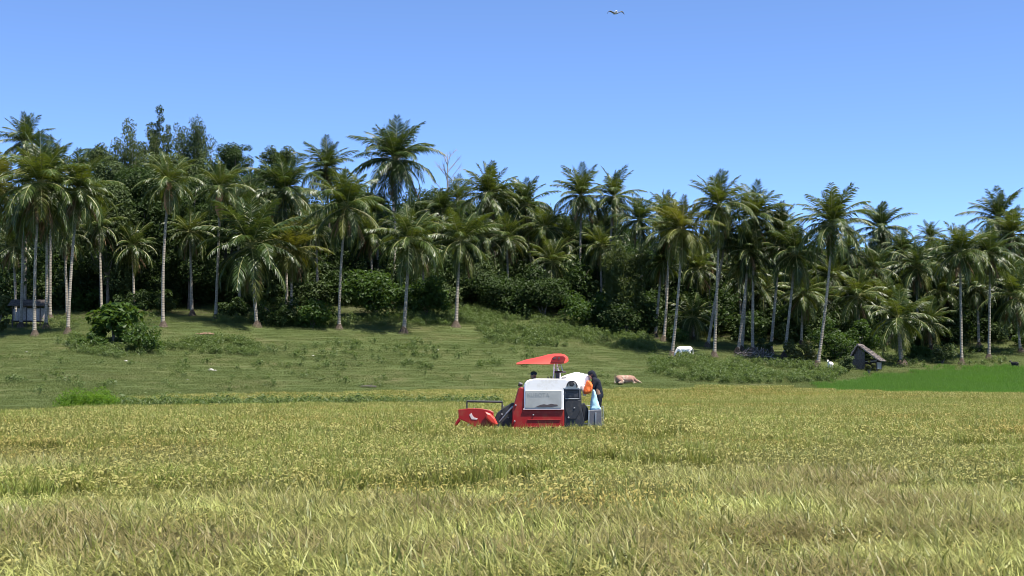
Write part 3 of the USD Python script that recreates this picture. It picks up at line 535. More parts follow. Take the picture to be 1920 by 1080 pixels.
TREES = [
 ('broad green tree rising behind the gap right of the left palm group', 200, 292, 480, 96, 200, dict(leaf='grey', n=5200, nc=34)),
 ('tall light green tree below the bamboo plumes', 300, 262, 470, 120, 206, dict(leaf='bamboo', n=6500, nc=40)),
 ('green tree right of the bamboo plumes behind the sheathed palm', 402, 272, 470, 100, 208, dict(leaf='grey', n=5200, nc=34)),
 ('green tree below the pale feathery skyline tree', 500, 300, 470, 110, 206, dict(leaf='dense', n=5200, nc=34)),
 ('grey-green tree left of the tallest central palm', 665, 318, 470, 90, 214, dict(leaf='grey', n=4200, nc=30)),  # label, px, top, bottom, width, depth, extra
 ('open grey-green tree at the skyline right of the bamboo', 442, 255, 350, 78, 205, dict(leaf='dense', n=3000, nc=34, lsize=.27, csize=1.0, shell=.1)),
 ('pale feathery tree on the skyline between bamboo and palm', 522, 262, 345, 90, 208, dict(leaf='grey', n=2800, nc=38, lsize=.27, csize=.95, shell=.1)),
 ('thin sparse tree on the skyline behind the left palm group', 182, 262, 350, 74, 205, dict(leaf='grey', n=2400, nc=34, lsize=.27, csize=.9, shell=.1)),
 ('dense dark tree behind the lone curved palm', 262, 292, 560, 150, 186, dict(n=8000, nc=40)),
 ('vine-covered tree left of the lone curved palm', 205, 318, 575, 120, 180, dict(leaf='grey', n=5200, nc=30)),
 ('vine-covered tree right of the lone curved palm', 358, 288, 570, 120, 184, dict(n=5600, nc=30)),
 ('dark tree behind the left palm group', 100, 380, 570, 170, 190, dict(n=5200, nc=30)),
 ('dark tree behind the palm cut by the left edge', -40, 330, 570, 170, 195, dict(n=4500, nc=28)),
 ('dark tree filling the wood behind the sheathed palm', 430, 312, 560, 130, 196, dict(leaf='dense', n=5200, nc=30)),
 ('dark tree behind the low wide palm', 500, 380, 575, 130, 190, dict(leaf='grey', n=4500, nc=28)),
 ('dark tree between the skyline palm and low dry palm', 590, 350, 570, 120, 200, dict(n=4800, nc=28)),
 ('dark tree behind the yellow-green drooping palm', 680, 352, 540, 110, 205, dict(n=4500, nc=28)),
 ('grey feathery half-bare tree behind the tallest central palm', 738, 226, 330, 130, 222, dict(leaf='grey', n=520, nc=26, lsize=.30, limbs=24, bark='pale', csize=.9)),
 ('rounded dark tree right of the tallest central palm', 795, 345, 520, 100, 212, dict(n=4500, nc=26)),
 ('dark tree under the small bare tree', 862, 362, 540, 110, 208, dict(n=4800, nc=28)),
 ('flat-topped tree on the skyline above the middle of the wood', 948, 318, 470, 90, 214, dict(leaf='dense', n=3200, nc=22)),
 ('dark tree behind the broad central palm crown', 1000, 362, 540, 100, 212, dict(n=4500, nc=28)),
 ('dark tree left of the straight thicket palm', 1050, 392, 560, 100, 208, dict(n=4500, nc=28)),
 ('dark tree right of the straight thicket palm', 1120, 400, 570, 110, 206, dict(n=4500, nc=28)),
 ('dark tree behind the stiff spear palm', 1200, 440, 610, 110, 200, dict(n=4500, nc=28)),
 ('dark tree behind the yellow palm', 1280, 430, 630, 120, 196, dict(n=4800, nc=28)),
 ('dark tree behind the tall palm right of the cow', 1370, 420, 640, 120, 196, dict(n=5000, nc=28)),
 ('dark tree behind the brush pile', 1450, 440, 645, 120, 196, dict(n=5000, nc=28)),
 ('dark tree behind the tall leaning palm near the hut', 1535, 460, 650, 120, 198, dict(n=5000, nc=28)),
 ('dark tree behind the thatched hut', 1610, 450, 655, 120, 200, dict(n=5000, nc=28)),
 ('dark tree with rounded top on the right skyline', 1702, 432, 640, 100, 204, dict(n=4500, nc=28)),
 ('dark tree left of the tall slim palms at right', 1762, 440, 655, 110, 200, dict(n=5000, nc=28)),
 ('dark tree behind the slim palms at right', 1830, 440, 655, 110, 198, dict(n=5000, nc=28)),
 ('dark tree at the right edge behind the palms', 1905, 470, 650, 120, 198, dict(n=5000, nc=28)),
 ('dark tree beyond the right edge', 1990, 440, 650, 130, 200, dict(n=3500, nc=24)),
]
for k, (lab, px, yt, yb, w, d, kw) in enumerate(TREES):
    if kw.get('bark'): kw['bark'] = GREYWOOD
    tree('broadleaf_tree', lab, px, yt, yb, w, d, seed=k, **kw)
# bare tree on the skyline
def bare_tree(label, px, ytop, wpx, d, seed):
    rng = np.random.default_rng(seed); x = (px - 960) / F * d; b = np.array([x, d, float(ground(x, d))]); H = float(pix(px, ytop, d)[2] - b[2]); hw = wpx * d / F / 2
    t = thing('bare_tree', label, 'tree', b); obj('trunk', MB().tube([[0, 0, -.2], [.1, 0, H * .5], [0, 0, H * .8], [.05, 0, H]], [.24, .16, .10, .03], 7), GREYWOOD, t, smooth=60)
    for k in range(16):
        s = rng.uniform(.6, .97); a = rng.uniform(0, 6.28); o = np.array([math.cos(a), math.sin(a), 0]); ln = hw * (1.35 - s) * 2.0; st = np.array([.05, 0, H * s]); mb = MB()
        e = st + o * ln * .75 + [0, 0, ln * .85]; mb.tube([st, st * .5 + e * .5 + [0, 0, -.08], e], [.05, .035, .012], 5)
        for _ in range(4):
            u = rng.uniform(.35, .9); p0 = st * (1 - u) + e * u; o2 = nrm(o + rng.normal(0, .7, 3) + [0, 0, .8]); mb.tube([p0, p0 + o2 * ln * .35], [.022, .008], 4)
        obj('branch', mb, GREYWOOD, t)
bare_tree('small leafless grey tree standing up from the skyline', 838, 288, 64, 222, 5)

# undergrowth covering the hillside under and behind the trees
def thicket(rng, leaf, hw, h):
    C, R = clumps(rng, (0, 0, h * .5), (hw * 1.1, hw * 1.1, h * .55), 22, hw * .34); C *= 1 + rng.normal(0, .15, (22, 1))
    return [('foliage', leafcloud(rng, C, R, 760, .46, .5, shell=.15), LEAF[leaf])]
tp = [thicket(np.random.default_rng(60 + k), lf, hw, h) for k, (lf, hw, h) in enumerate([('dense', 2.2, 4.0), ('grey', 2.0, 3.2), ('dense', 2.6, 5.5), ('dense', 1.8, 2.6), ('bright', 1.9, 2.8)])]
r2 = np.random.default_rng(77); x, y = r2.uniform(-115, 115, 5200), r2.uniform(168, 285, 5200); u = 960 + F * x / y
k = (y > np.interp(u, [-200, 0, 300, 700, 900, 1200, 1350, 1600, 1920, 2200], [178, 178, 184, 186, 192, 182, 182, 184, 188, 188]) + r2.normal(0, 2.5, len(x))) & (np.abs(x) < y * .43)
x, y = x[k], y[k]; n = len(x)
instancer('hillside_thicket', 'dark mass of undergrowth covering the hillside between and behind the trees', 'undergrowth', tp, np.c_[x, y, ground(x, y) - .2], r2.choice(5, n, p=[.32, .24, .2, .16, .08]), r2.uniform(0, 6.28, n), r2.uniform(.7, 1.35, n))

# ------------------------------------------------------------------ bushes
BUSHES = [
 ('leafy_bush', 'low leafy scrub touching the right side of the big-leaved shrub', 268, 612, 650, 90, dict(leaf='bright', n=1500, lsize=.26, nc=16, d=143.)),
 ('leafy_bush', 'low scrub at the lower left foot of the big-leaved shrub', 172, 624, 652, 60, dict(leaf='bright', n=900, lsize=.26, nc=12, d=142.)),
 ('leafy_bush', 'weedy bush against the left corner of the thatched hut', 1590, 664, 697, 34, dict(leaf='grey', n=700, lsize=.24, nc=10, d=160.)),
 ('leafy_bush', 'small dry shrub in front of the opening of the thatched hut', 1628, 676, 698, 22, dict(leaf='olive', n=380, lsize=.2, nc=8, d=158.5)),
 ('big_leaved_shrub', 'large big-leaved shrub with cream and yellow leaves below the left palms', 212, 567, 642, 104, dict(leaf='shrub', n=1100, lsize=.62, nc=22)),
 ('lime_shrub', 'bright lime green grassy shrub at the left edge of the rice', 162, 732, 768, 118, dict(leaf='lime', n=4200, lsize=.15, nc=30, d=80., aspect=.3)),
 ('olive_shrub', 'yellowish olive shrub cut by the left edge', -2, 535, 625, 48, dict(leaf='olive', n=1600, lsize=.3, nc=14)),
 ('leafy_bush', 'glossy bright bush behind the short palm casting a shadow', 705, 505, 612, 130, dict(leaf='bright', n=3600, lsize=.40, nc=28, d=178.)),
 ('leafy_bush', 'glossy bush between the two short palms', 800, 520, 606, 90, dict(leaf='bright', n=2400, lsize=.40, nc=22, d=180.)),
 ('leafy_bush', 'low bush with pale leaves left of the slim yellow-green palm', 585, 560, 616, 90, dict(leaf='bright', n=2000, lsize=.36, nc=18)),
 ('leafy_bush', 'dark bush behind the low wide palm foot', 520, 560, 612, 90, dict(leaf='dense', n=1800, lsize=.34, nc=18)),
 ('leafy_bush', 'dark thicket bush left of centre of the wood edge', 945, 515, 596, 130, dict(leaf='dense', n=4200, lsize=.34, nc=30, d=188.)),
 ('leafy_bush', 'rounded dark thicket bush above the weedy slope', 1020, 505, 610, 110, dict(leaf='dense', n=3800, lsize=.34, nc=28, d=186.)),
 ('leafy_bush', 'bright green rounded bush at the right of the thicket', 1105, 552, 622, 100, dict(leaf='bright', n=2800, lsize=.34, nc=24, d=180.)),
 ('leafy_bush', 'dark bush under the pale bamboo clump', 1165, 560, 636, 100, dict(leaf='dense', n=2800, lsize=.32, nc=24, d=177.)),
 ('leafy_bush', 'high dark thicket bush below the straight thicket palm', 1075, 475, 560, 110, dict(leaf='dense', n=3200, lsize=.34, nc=26, d=194.)),
 ('leafy_bush', 'high bush at the left of the thicket under palm crowns', 900, 470, 570, 110, dict(leaf='grey', n=3200, lsize=.34, nc=26, d=193.)),
 ('leafy_bush', 'small bright bush behind the white cow', 1268, 608, 652, 60, dict(leaf='bright', n=1200, lsize=.3, nc=14, d=176.)),
 ('leafy_bush', 'light green bush left of the thatched hut', 1570, 610, 690, 90, dict(leaf='bright', n=2600, lsize=.28, nc=22, d=170.)),
 ('leafy_bush', 'light green bush overhanging the thatched hut', 1618, 602, 672, 70, dict(leaf='bright', n=2000, lsize=.28, nc=18, d=174.)),
 ('leafy_bush', 'rounded bush right of the short palm by the paddy', 1766, 648, 682, 56, dict(leaf='grey', n=1500, lsize=.26, nc=14)),
 ('leafy_bush', 'low bush behind the short palm right of the hut', 1722, 646, 680, 60, dict(leaf='bright', n=1400, lsize=.28, nc=14, d=176.)),
 ('leafy_bush', 'low dark bush between the tall slim palms', 1830, 652, 676, 60, dict(leaf='dense', n=1200, lsize=.28, nc=12, d=182.)),
 ('leafy_bush', 'olive bush right of the brush pile', 1498, 640, 680, 64, dict(leaf='olive', n=1300, lsize=.28, nc=14)),
 ('leafy_bush', 'small dark bush at the foot of the brush pile', 1428, 640, 668, 44, dict(leaf='grey', n=800, lsize=.28, nc=10, d=174.)),
 ('leafy_bush', 'low bush in the shade behind the sheathed palm', 440, 560, 606, 80, dict(leaf='dense', n=1500, lsize=.34, nc=14, d=176.)),
 ('leafy_bush', 'dark bush behind the big-leaved shrub', 270, 545, 596, 110, dict(leaf='dense', n=2000, lsize=.34, nc=16, d=178.)),
]
for k, (nm, lab, px, yt, yb, w, kw) in enumerate(BUSHES): bush(nm, lab, px, yt, yb, w, seed=k, **kw)

# weeds: clumps of herbs as ground cover
def herb(rng, h, n):
    mb = MB(); C, R = [], []
    for _ in range(5): p = np.array([*rng.uniform(-.3, .3, 2), h * rng.uniform(.45, .95)]); mb.tube([[p[0] * .3, p[1] * .3, 0], p], [.014, .006], 4); C.append(p - [0, 0, h * .15]); R.append([.20, .20, h * .4])
    return [('foliage', leafcloud(rng, C, R, n, .17, .5, up=.5, shell=.3), WEED), ('stem', mb, WEED)]
hp = [herb(rng, h, 46) for h in (.35, .5, .65, .8, .95)]
WZ = [([(90, 640), (150, 625), (180, 655), (270, 640), (330, 650), (400, 630), (490, 650), (480, 668), (330, 662), (280, 678), (200, 672), (140, 662)], 3.2, 3),
      ([(400, 600), (640, 596), (840, 590), (880, 578), (960, 585), (1060, 598), (1150, 618), (1230, 640), (1235, 662), (1120, 652), (1000, 650), (920, 648), (900, 622), (860, 612), (640, 614), (400, 612)], 3.0, 5),
      ([(1215, 680), (1300, 672), (1420, 682), (1540, 690), (1600, 694), (1560, 716), (1420, 722), (1280, 716), (1220, 700)], 2.6, 4),
      ([(450, 650), (620, 645), (800, 640), (900, 640), (900, 655), (800, 700), (640, 690), (450, 690)], .45, 2), ([(250, 690), (300, 690), (330, 706), (260, 706)], .8, 2),
      ([(860, 640), (1000, 650), (1000, 700), (880, 690)], .40, 2), ([(0, 650), (450, 660), (900, 700), (1250, 700), (1250, 722), (600, 730), (0, 745)], .10, 1), ([(1480, 640), (1600, 650), (1900, 655), (1900, 682), (1600, 694), (1480, 680)], .7, 3), ([(0, 600), (300, 590), (300, 612), (0, 622)], .5, 3)]
PX = []
cx, cy = rng.uniform(-75, 75, 160000), rng.uniform(66, 205, 160000); cz = ground(cx, cy); u, v = proj(np.stack([cx, cy, cz], -1)); dens0 = 160000 / (150 * 139.)
for poly, dn, hmax in WZ:
    k = inside(poly, u, v) & (rng.random(len(u)) < dn / dens0 * np.clip((meshkit.fbm(np.stack([cx / 3, cy / 3, 0 * cx], -1), 3, 15) - .36) * 5, 0, 1.2))
    PX.append(np.c_[cx[k], cy[k], cz[k], np.minimum(rng.integers(0, hmax, k.sum()) + (rng.random(k.sum()) < .3), 4)])
# the bank between the near rice and the strip behind it, and the field's edge at left
uu = 960 + F * cx / cy; nr_ = dcol(uu, NEAR); k = (uu > 200) & (uu < 945) & (cy > nr_ + 1.5) & (cy < nr_ + 9) & (rng.random(len(uu)) < .7); PX.append(np.c_[cx[k], cy[k], cz[k], rng.integers(1, 5, k.sum())])
PX = np.vstack(PX); n = len(PX)
instancer('weed_cover', 'leafy weeds covering the slope below the wood and patches of the pasture', 'weeds', hp, PX[:, :3], PX[:, 3].astype(int), rng.uniform(0, 6.28, n), rng.uniform(.8, 1.4, n))

#OBJECTS#
# ------------------------------------------------------------------ bodies of people and animals
def flesh(J, bones, cell=.05, rounds=4):
    """one continuous body: hulls of the spheres at the joints, joined and smoothed. J: {name: (x, y, z, radius)}"""
    sp = {k: m3.Manifold.sphere(v[3], 12).translate(list(map(float, v[:3]))) for k, v in J.items()}
    m = m3.Manifold.batch_boolean([m3.Manifold.batch_hull([sp[n] for n in b]) for b in bones], m3.OpType.Add).refine_to_length(cell).to_mesh()
    t = trimesh.Trimesh(m.vert_properties[:, :3], m.tri_verts); trimesh.smoothing.filter_taubin(t, iterations=rounds)
    return np.array(t.vertices), np.array(t.faces)
SKIN = pbr('skin', (.23, .125, .075), .5)
NAVY = pbr('navy_cloth', (.010, .012, .020), .95, spec=.15, noise=(14, (.02, .024, .034), .4, .65))
TEAL = pbr('teal_cloth', (.012, .03, .036), .95, spec=.15, noise=(14, (.03, .07, .08), .4, .65))
KHAKI = pbr('khaki_cloth', (.16, .13, .09), .85)
def hand(J, B, side, w, d, spread):
    """five curled fingers beyond the wrist w, pointing along d"""
    w, d, s = np.array(w, float), nrm(d), nrm(spread); n = np.cross(d, s)
    J['palm' + side] = (*(w + d * .05), .036); B.append(('wrist' + side, 'palm' + side))
    for k, (o, l) in enumerate(((-.03, .062), (-.01, .074), (.01, .07), (.028, .056))):
        a = w + d * .08 + s * o; b = a + d * l * .55 + n * .012; c = b + d * l * .25 + n * .035
        for nm, q, r in (('a', a, .011), ('b', b, .0095), ('c', c, .008)): J[f'f{k}{nm}{side}'] = (*q, r)
        B += [('palm' + side, f'f{k}a{side}'), (f'f{k}a{side}', f'f{k}b{side}'), (f'f{k}b{side}', f'f{k}c{side}')]
    a = w + d * .035 - s * .045; b = a + d * .035 - s * .015 + n * .015
    J['ta' + side], J['tb' + side] = (*a, .013), (*b, .010); B += [('palm' + side, 'ta' + side), ('ta' + side, 'tb' + side)]
def person(label, loc, P, face, top, legs, hat, hood=True):
    """P: joints of the pose in metres from loc: head, neck, chest, pelvis, and shoulder/elbow/wrist/hip/knee/ankle/toe with _l and _r. face: the way the head looks"""
    t = thing('person', label, 'person', loc); f = nrm(face); rad = dict(neck=.055, chest=.15, pelvis=.14, shoulder=.065, elbow=.045, wrist=.030, hip=.095, knee=.062, ankle=.042, toe=.036)
    J = {k: (*v, rad[k.split('_')[0]]) for k, v in P.items() if k != 'head'}; h = np.array(P['head'], float); up = nrm(h - P['neck']); sd = np.cross(f, up)
    J['skull'] = (*(h + up * .03 - f * .01), .095); J['jaw'] = (*(h - up * .06 + f * .03), .06); J['nose'] = (*(h + f * .098 - up * .01), .014); J['chin'] = (*(h + f * .07 - up * .09), .03)
    for q, a in ((1, 'l'), (-1, 'r')): J['ear' + a] = (*(h + sd * q * .095 - f * .01), .018)
    B = [('neck', 'chest'), ('neck', 'jaw', 'skull'), ('skull', 'jaw', 'chin'), ('skull', 'nose', 'chin'), ('skull', 'earl', 'earr'), ('chest', 'pelvis', 'hip_l', 'hip_r'), ('chest', 'shoulder_l', 'shoulder_r'), ('neck', 'shoulder_l', 'shoulder_r')]
    for a in 'lr':
        B += [('shoulder_' + a, 'elbow_' + a), ('elbow_' + a, 'wrist_' + a), ('hip_' + a, 'knee_' + a), ('knee_' + a, 'ankle_' + a), ('ankle_' + a, 'toe_' + a)]
        J['wrist' + a] = J['wrist_' + a]; hand(J, B, a, P['wrist_' + a], np.subtract(P['wrist_' + a], P['elbow_' + a]), np.cross(np.subtract(P['wrist_' + a], P['elbow_' + a]), [0, 0, 1.0]) + [0, .01, 0])
    obj('body', flesh(J, B, .04, 3), SKIN, t, smooth=True)
    K = {k: (*v[:3], v[3] + .022) for k, v in J.items()}
    obj('shirt', flesh(K, [('chest', 'pelvis'), ('chest', 'shoulder_l', 'shoulder_r'), ('neck', 'shoulder_l', 'shoulder_r')] + [x for a in 'lr' for x in (('shoulder_' + a, 'elbow_' + a), ('elbow_' + a, 'wrist_' + a))], .05, 3), top, t, smooth=True)
    obj('trousers', flesh(K, [('pelvis', 'hip_l', 'hip_r')] + [x for a in 'lr' for x in (('hip_' + a, 'knee_' + a), ('knee_' + a, 'ankle_' + a))], .05, 3), legs, t, smooth=True)
    for a in 'lr': obj('boot', flesh(K, [('ankle_' + a, 'toe_' + a)], .05, 2), NAVY, t, smooth=True)
    if hood:
        Hd = {'a': (*(h + up * .045 - f * .03), .118), 'b': (*(h - up * .05 - f * .045), .10), 'c': (*(np.array(P['neck']) - f * .02), .10), 'd': (*(h + up * .09 + f * .055), .05)}
        obj('hood', flesh(Hd, [('a', 'b'), ('b', 'c'), ('a', 'd')], .05, 3), hat, t, smooth=True)
    else:
        m = MB(); m.ball(h + up * .055 - f * .01, (.115, .115, .085)); m.box(h + up * .055 + f * .13, (.16, .14, .018), .006); obj('cap', m, hat, t, smooth=50)
    m = MB()
    for q in (1, -1): m.ball(h + f * .088 + sd * q * .034 + up * .012, .012, 1)
    obj('eyes', m, NAVY, t)
    return t
def quadruped(name, label, cat, loc, rotz, s, coat, graze=True, horns=True, lying=False, dark=None):
    """facing -x before the turn rotz"""
    t = thing(name, label, cat, loc, rotz); z0 = -.62 if lying else 0
    J = dict(rump=(.72, 0, 1.16, .26), loin=(.40, 0, 1.10, .33), belly=(0, 0, 1.03, .38), ribs=(-.35, 0, 1.06, .36), chest=(-.68, 0, 1.05, .30), withers=(-.55, 0, 1.30, .14), neckb=(-.82, 0, 1.16, .22))
    if lying: J.update(neck=(-1.08, .05, .92, .17), poll=(-1.30, .1, .84, .13), face=(-1.48, .14, .76, .095), muzzle=(-1.62, .17, .70, .075))
    elif graze: J.update(neck=(-1.08, 0, .86, .15), poll=(-1.25, 0, .56, .115), face=(-1.33, 0, .36, .085), muzzle=(-1.36, 0, .18, .068))
    else: J.update(neck=(-1.05, 0, 1.42, .15), poll=(-1.22, 0, 1.66, .12), face=(-1.42, 0, 1.55, .09), muzzle=(-1.58, 0, 1.45, .072))
    J = {k: (v[0], v[1], v[2] + (z0 if not (graze and k in ('poll', 'face', 'muzzle')) else 0), v[3]) for k, v in J.items()}
    B = [('rump', 'loin'), ('loin', 'belly'), ('belly', 'ribs'), ('ribs', 'chest'), ('withers', 'ribs', 'loin'), ('withers', 'chest', 'neckb'), ('neckb', 'neck'), ('neck', 'poll'), ('poll', 'face'), ('face', 'muzzle')]
    for y, a in ((-.2, 'l'), (.2, 'r')):
        if lying:
            J.update({'sh' + a: (-.6, y, .40, .16), 'el' + a: (-.75, y * 1.3, .16, .10), 'kn' + a: (-1.0, y * 1.4, .09, .07), 'ho' + a: (-.72, y * 1.6, .07, .055), 'hp' + a: (.66, y, .40, .24), 'st' + a: (.42, y * 2.0, .24, .15), 'hk' + a: (.85, y * 2.3, .10, .07), 'hh' + a: (.45, y * 2.5, .07, .055)})
            B += [('sh' + a, 'el' + a), ('el' + a, 'kn' + a), ('kn' + a, 'ho' + a), ('hp' + a, 'st' + a), ('st' + a, 'hk' + a), ('hk' + a, 'hh' + a)]
        else:
            o = .09 if a == 'l' else -.07
            J.update({'sh' + a: (-.62, y * .8, .98, .17), 'el' + a: (-.56, y, .72, .10), 'kn' + a: (-.58 + o * .6, y, .42, .065), 'fl' + a: (-.56 + o, y, .13, .046), 'ho' + a: (-.59 + o, y, .05, .058),
                      'hp' + a: (.70, y * .8, 1.02, .20), 'st' + a: (.52, y * 1.1, .74, .13), 'hk' + a: (.84 - o, y, .46, .062), 'hf' + a: (.78 - o, y, .14, .046), 'hh' + a: (.74 - o, y, .05, .058)})
            B += [('sh' + a, 'el' + a), ('el' + a, 'kn' + a), ('kn' + a, 'fl' + a), ('fl' + a, 'ho' + a), ('hp' + a, 'st' + a), ('st' + a, 'hk' + a), ('hk' + a, 'hf' + a), ('hf' + a, 'hh' + a)]
        p = J['poll']; J['ear' + a] = (p[0] + .02, y * .95, p[2] + .06, .035); B.append(('poll', 'ear' + a))
    v, f = flesh(J, B, .08, 4); obj('body', (v * s, f), coat, t, smooth=True)
    tl = MB().tube(np.array([[.95, 0, 1.25], [1.06, 0, 1.05], [1.08, .03, .7], [1.07, .05, .45]]) * s + [0, 0, max(z0 * s, -.38 * s)], np.array([.05, .035, .025, .05]) * s, 6); obj('tail', tl, coat, t, smooth=True)
    p = np.array(J['poll'][:3])
    if horns:
        for q in (-1, 1): obj('horn', MB().tube((p + np.array([[.02, q * .08, .09], [.0, q * .18, .16], [-.03, q * .22, .30]])) * s, np.array([.03, .022, .006]) * s, 6), HORN, t, smooth=True)
    m = MB()
    for q in (-1, 1): m.ball((p * .45 + np.array(J['face'][:3]) * .55 + [0, q * .085, .035]) * s, .02 * s, 1)
    obj('eyes', m, NAVY, t)
    return t
HORN = pbr('horn', (.20, .17, .13), .5)
WHITECOAT = pbr('white_coat', (.70, .67, .62), .8, noise=(2.2, (.50, .46, .40), .5, .75))
TANCOAT = pbr('tan_coat', (.25, .14, .10), .9, noise=(1.3, (.46, .37, .28), .50, .62))
BLACKCOAT = pbr('black_coat', (.012, .011, .010), .7)
gp = lambda px, py: ground_at(px, py)
quadruped('cow', 'white cow grazing with its head down between two tall palms', 'cow', gp(1284, 671), 0.12, .92, WHITECOAT)
quadruped('cow', 'reddish tan cow lying down right of the harvester at the edge of the rice', 'cow', np.array(pix(1172, 727, 140)) * [1, 1, 0] + [0, 0, float(ground((1172 - 960) / F * 140, 140)) - .02], PI + .35, 1.05, TANCOAT, graze=False, horns=False, lying=True)
quadruped('goat', 'small white goat standing left of the thatched hut', 'goat', gp(1557, 693), 1.0, .62, WHITECOAT, graze=False)
quadruped('goat', 'small black goat behind the green paddy at the right edge', 'goat', gp(1903, 691), -1.1, .55, BLACKCOAT, graze=False)

# ------------------------------------------------------------------ combine harvester
RED = pbr('red_paint', (.27, .008, .009), .42, coat=.12, spec=.35, noise=(2.6, (.24, .05, .03), .48, .78))
CANOPYRED = pbr('canopy_red', (.60, .040, .022), .5, noise=(2.5, (.50, .045, .03), .45, .75))
CREAM = pbr('white_paint', (.80, .79, .78), .35, coat=.2, noise=(3.0, (.60, .56, .48), .52, .8))
GREYP = pbr('grey_panel', (.36, .37, .36), .5, noise=(3.0, (.29, .30, .29), .4, .7))
BLACK = pbr('black_steel', (.022, .023, .027), .5, noise=(5.0, (.06, .055, .05), .5, .75))
RUBBER = pbr('rubber', (.02, .02, .02), .9, noise=(6.0, (.09, .07, .05), .5, .7))
STEEL = pbr('bare_steel', (.45, .45, .45), .35, metal=.8, noise=(8.0, (.30, .29, .28), .4, .7))
DECAL = pbr('dark_print', (.07, .055, .055), .5)
PINKT = pbr('pale_trim', (.60, .47, .45), .5)
DGREY = pbr('dark_grey_sheet', (.085, .088, .105), .5, noise=(4.0, (.13, .13, .14), .4, .7))
HX, HY = HARV
def H(px, py, y=-.9):
    p = pix(px, py, HY + y); return np.array([p[0] - HX, p[2]])
def HP(pts, y=-.9): return [H(a, b, y) for a, b in pts]
def H3(px, py, y): q = H(px, py, y); return np.array([q[0], y, q[1]])
hv = thing('combine_harvester', 'red and white crawler rice harvester working in the field', 'harvester', (HX, HY, 0))
obj('lower_body', MB().prism(HP([(972, 729), (976, 726), (984, 727), (985, 768), (1058, 768), (1058, 822), (958, 822), (961, 768)]), -.86, .82, .03), RED, hv)
obj('hood', MB().prism(HP([(982.5, 768), (982.5, 724), (984, 719), (988, 714), (995, 711), (1006, 710), (1060, 710.5), (1074, 712.5), (1083, 717), (1087, 723), (1087, 729), (1057.5, 729.5), (1057.5, 768)]), -.90, .30, .035), CREAM, hv)
pn = obj('side_panel', MB().prism(HP([(985, 733.5), (986, 732.5), (1052, 732.5), (1053, 733.5), (1053, 764), (1052, 765), (985, 765), (984, 764)]), -.925, -.88, .008), GREYP, hv)
tx = meshkit.text_mesh('KUBOTA', .125, .006); v = np.array(tx.vertices) @ np.array([[1, 0, 0], [0, 0, -1], [0, 1, 0]]).T; o = H(988, 744, -.925); v[:, 0] *= 1.05
TXT = pbr('grey_lettering', (.27, .285, .28), .5)
obj('lettering', (v + [o[0], -.925, o[1]], np.array(tx.faces)), TXT, pn)
obj('swoosh_decal', MB().prism(HP([(1004, 763), (1012, 759.5), (1020, 757.5), (1026, 759), (1033, 757), (1045, 758.5), (1046, 761), (1034, 763)]), -.931, -.924, .002), DECAL, pn)
obj('trim_strip', MB().prism(HP([(981, 766), (1057, 766), (1057, 768.6), (981, 768.6)]), -.915, -.85, .006), PINKT, hv)
m = MB()
for py in (787, 800): m.box([*H(1020, py)[:1], -.872, H(1020, py)[1]], (1.1, .03, .02), .005)
obj('body_rib', m, RED, hv)
for a, b in ((967, 760), (965, 790), (1000, 778)): obj('bolt', MB().ball(H3(a, b, -.875), .03, 1), STEEL, hv)
# engine side at the rear
rp = obj('rear_panel', MB().prism(HP([(1058, 730), (1090, 730), (1091, 768), (1096, 790), (1094, 822), (1058, 822)]), -.84, .75, .02), BLACK, hv)
m = MB()
for q in ([(1058.5, 728.5), (1091, 728.5), (1091, 731.5), (1058.5, 731.5)], [(1059, 746.5), (1088, 746.5), (1088, 748.8), (1059, 748.8)], [(1086, 732), (1088.5, 732), (1088.5, 746), (1086, 746)], [(1058.5, 732), (1060.5, 732), (1060.5, 746), (1058.5, 746)]): m.prism(HP(q), -.875, -.835, .006)
obj('panel_frame', m, DGREY, rp)
m = MB()
for k in range(5): m.box([*H(1073, 735 + k * 2.3)[:1], -.846, H(1073, 735 + k * 2.3)[1]], (.42, .012, .014))
obj('grille_bar', m, DGREY, rp)
obj('light_bar', MB().prism(HP([(1060, 747), (1085, 747), (1085, 748.4), (1060, 748.4)]), -.885, -.872, .003), STEEL, rp)
tx = meshkit.text_mesh('DC-70', .06, .005); v = np.array(tx.vertices) @ np.array([[1, 0, 0], [0, 0, -1], [0, 1, 0]]).T; o = H(1072, 757.5, -.842)
obj('lettering', (v + [o[0], -.842, o[1]], np.array(tx.faces)), STEEL, rp)
obj('lower_cover', MB().prism(HP([(1060, 751), (1089, 751), (1088, 770), (1080, 786), (1066, 786), (1061, 770)]), -.872, -.83, .015), BLACK, rp)
for a, b in ((1066, 783), (1077, 765)): obj('bolt', MB().ball(H3(a, b, -.875), .032, 1), STEEL, rp)
# cap and guard hoop on the hood
ag = np.linspace(PI * .98, -.15, 12); q = np.array([H3(1072.5 + 9.5 * math.cos(t), 725 - 10.5 * math.sin(t), -.93) for t in ag])
obj('hoop', MB().tube(q, .022, 6), BLACK, hv, smooth=60)
m = MB().tube([H3(1072, 720, -.86), H3(1072, 720, -.99)], .085, 14); m.tube([H3(1072, 720, -.99), H3(1072, 720, -1.01)], .05, 12)
obj('air_cap', m, BLACK, hv, smooth=40)
# grain tank behind
gt = obj('grain_tank', MB().prism(HP([(1050, 724), (1049, 709), (1056, 705.5), (1063, 702.5), (1074, 699.5), (1081, 697.5), (1088, 699.5), (1101, 702.5), (1105, 706), (1105.5, 713), (1102, 721), (1092, 732), (1060, 732)], .25), .0, .92, .05), CREAM, hv)
obj('tank_rim', MB().prism(HP([(1079, 697.8), (1084, 697.6), (1102, 701.2), (1104, 704), (1100, 703.6), (1084, 699.4)], .4), .3, .9, .01), BLACK, gt)
obj('tank_slot', MB().prism(HP([(1053, 707.6), (1061, 707.2), (1061, 709.4), (1053, 709.6)], 0), -.012, .03, .004), BLACK, gt)
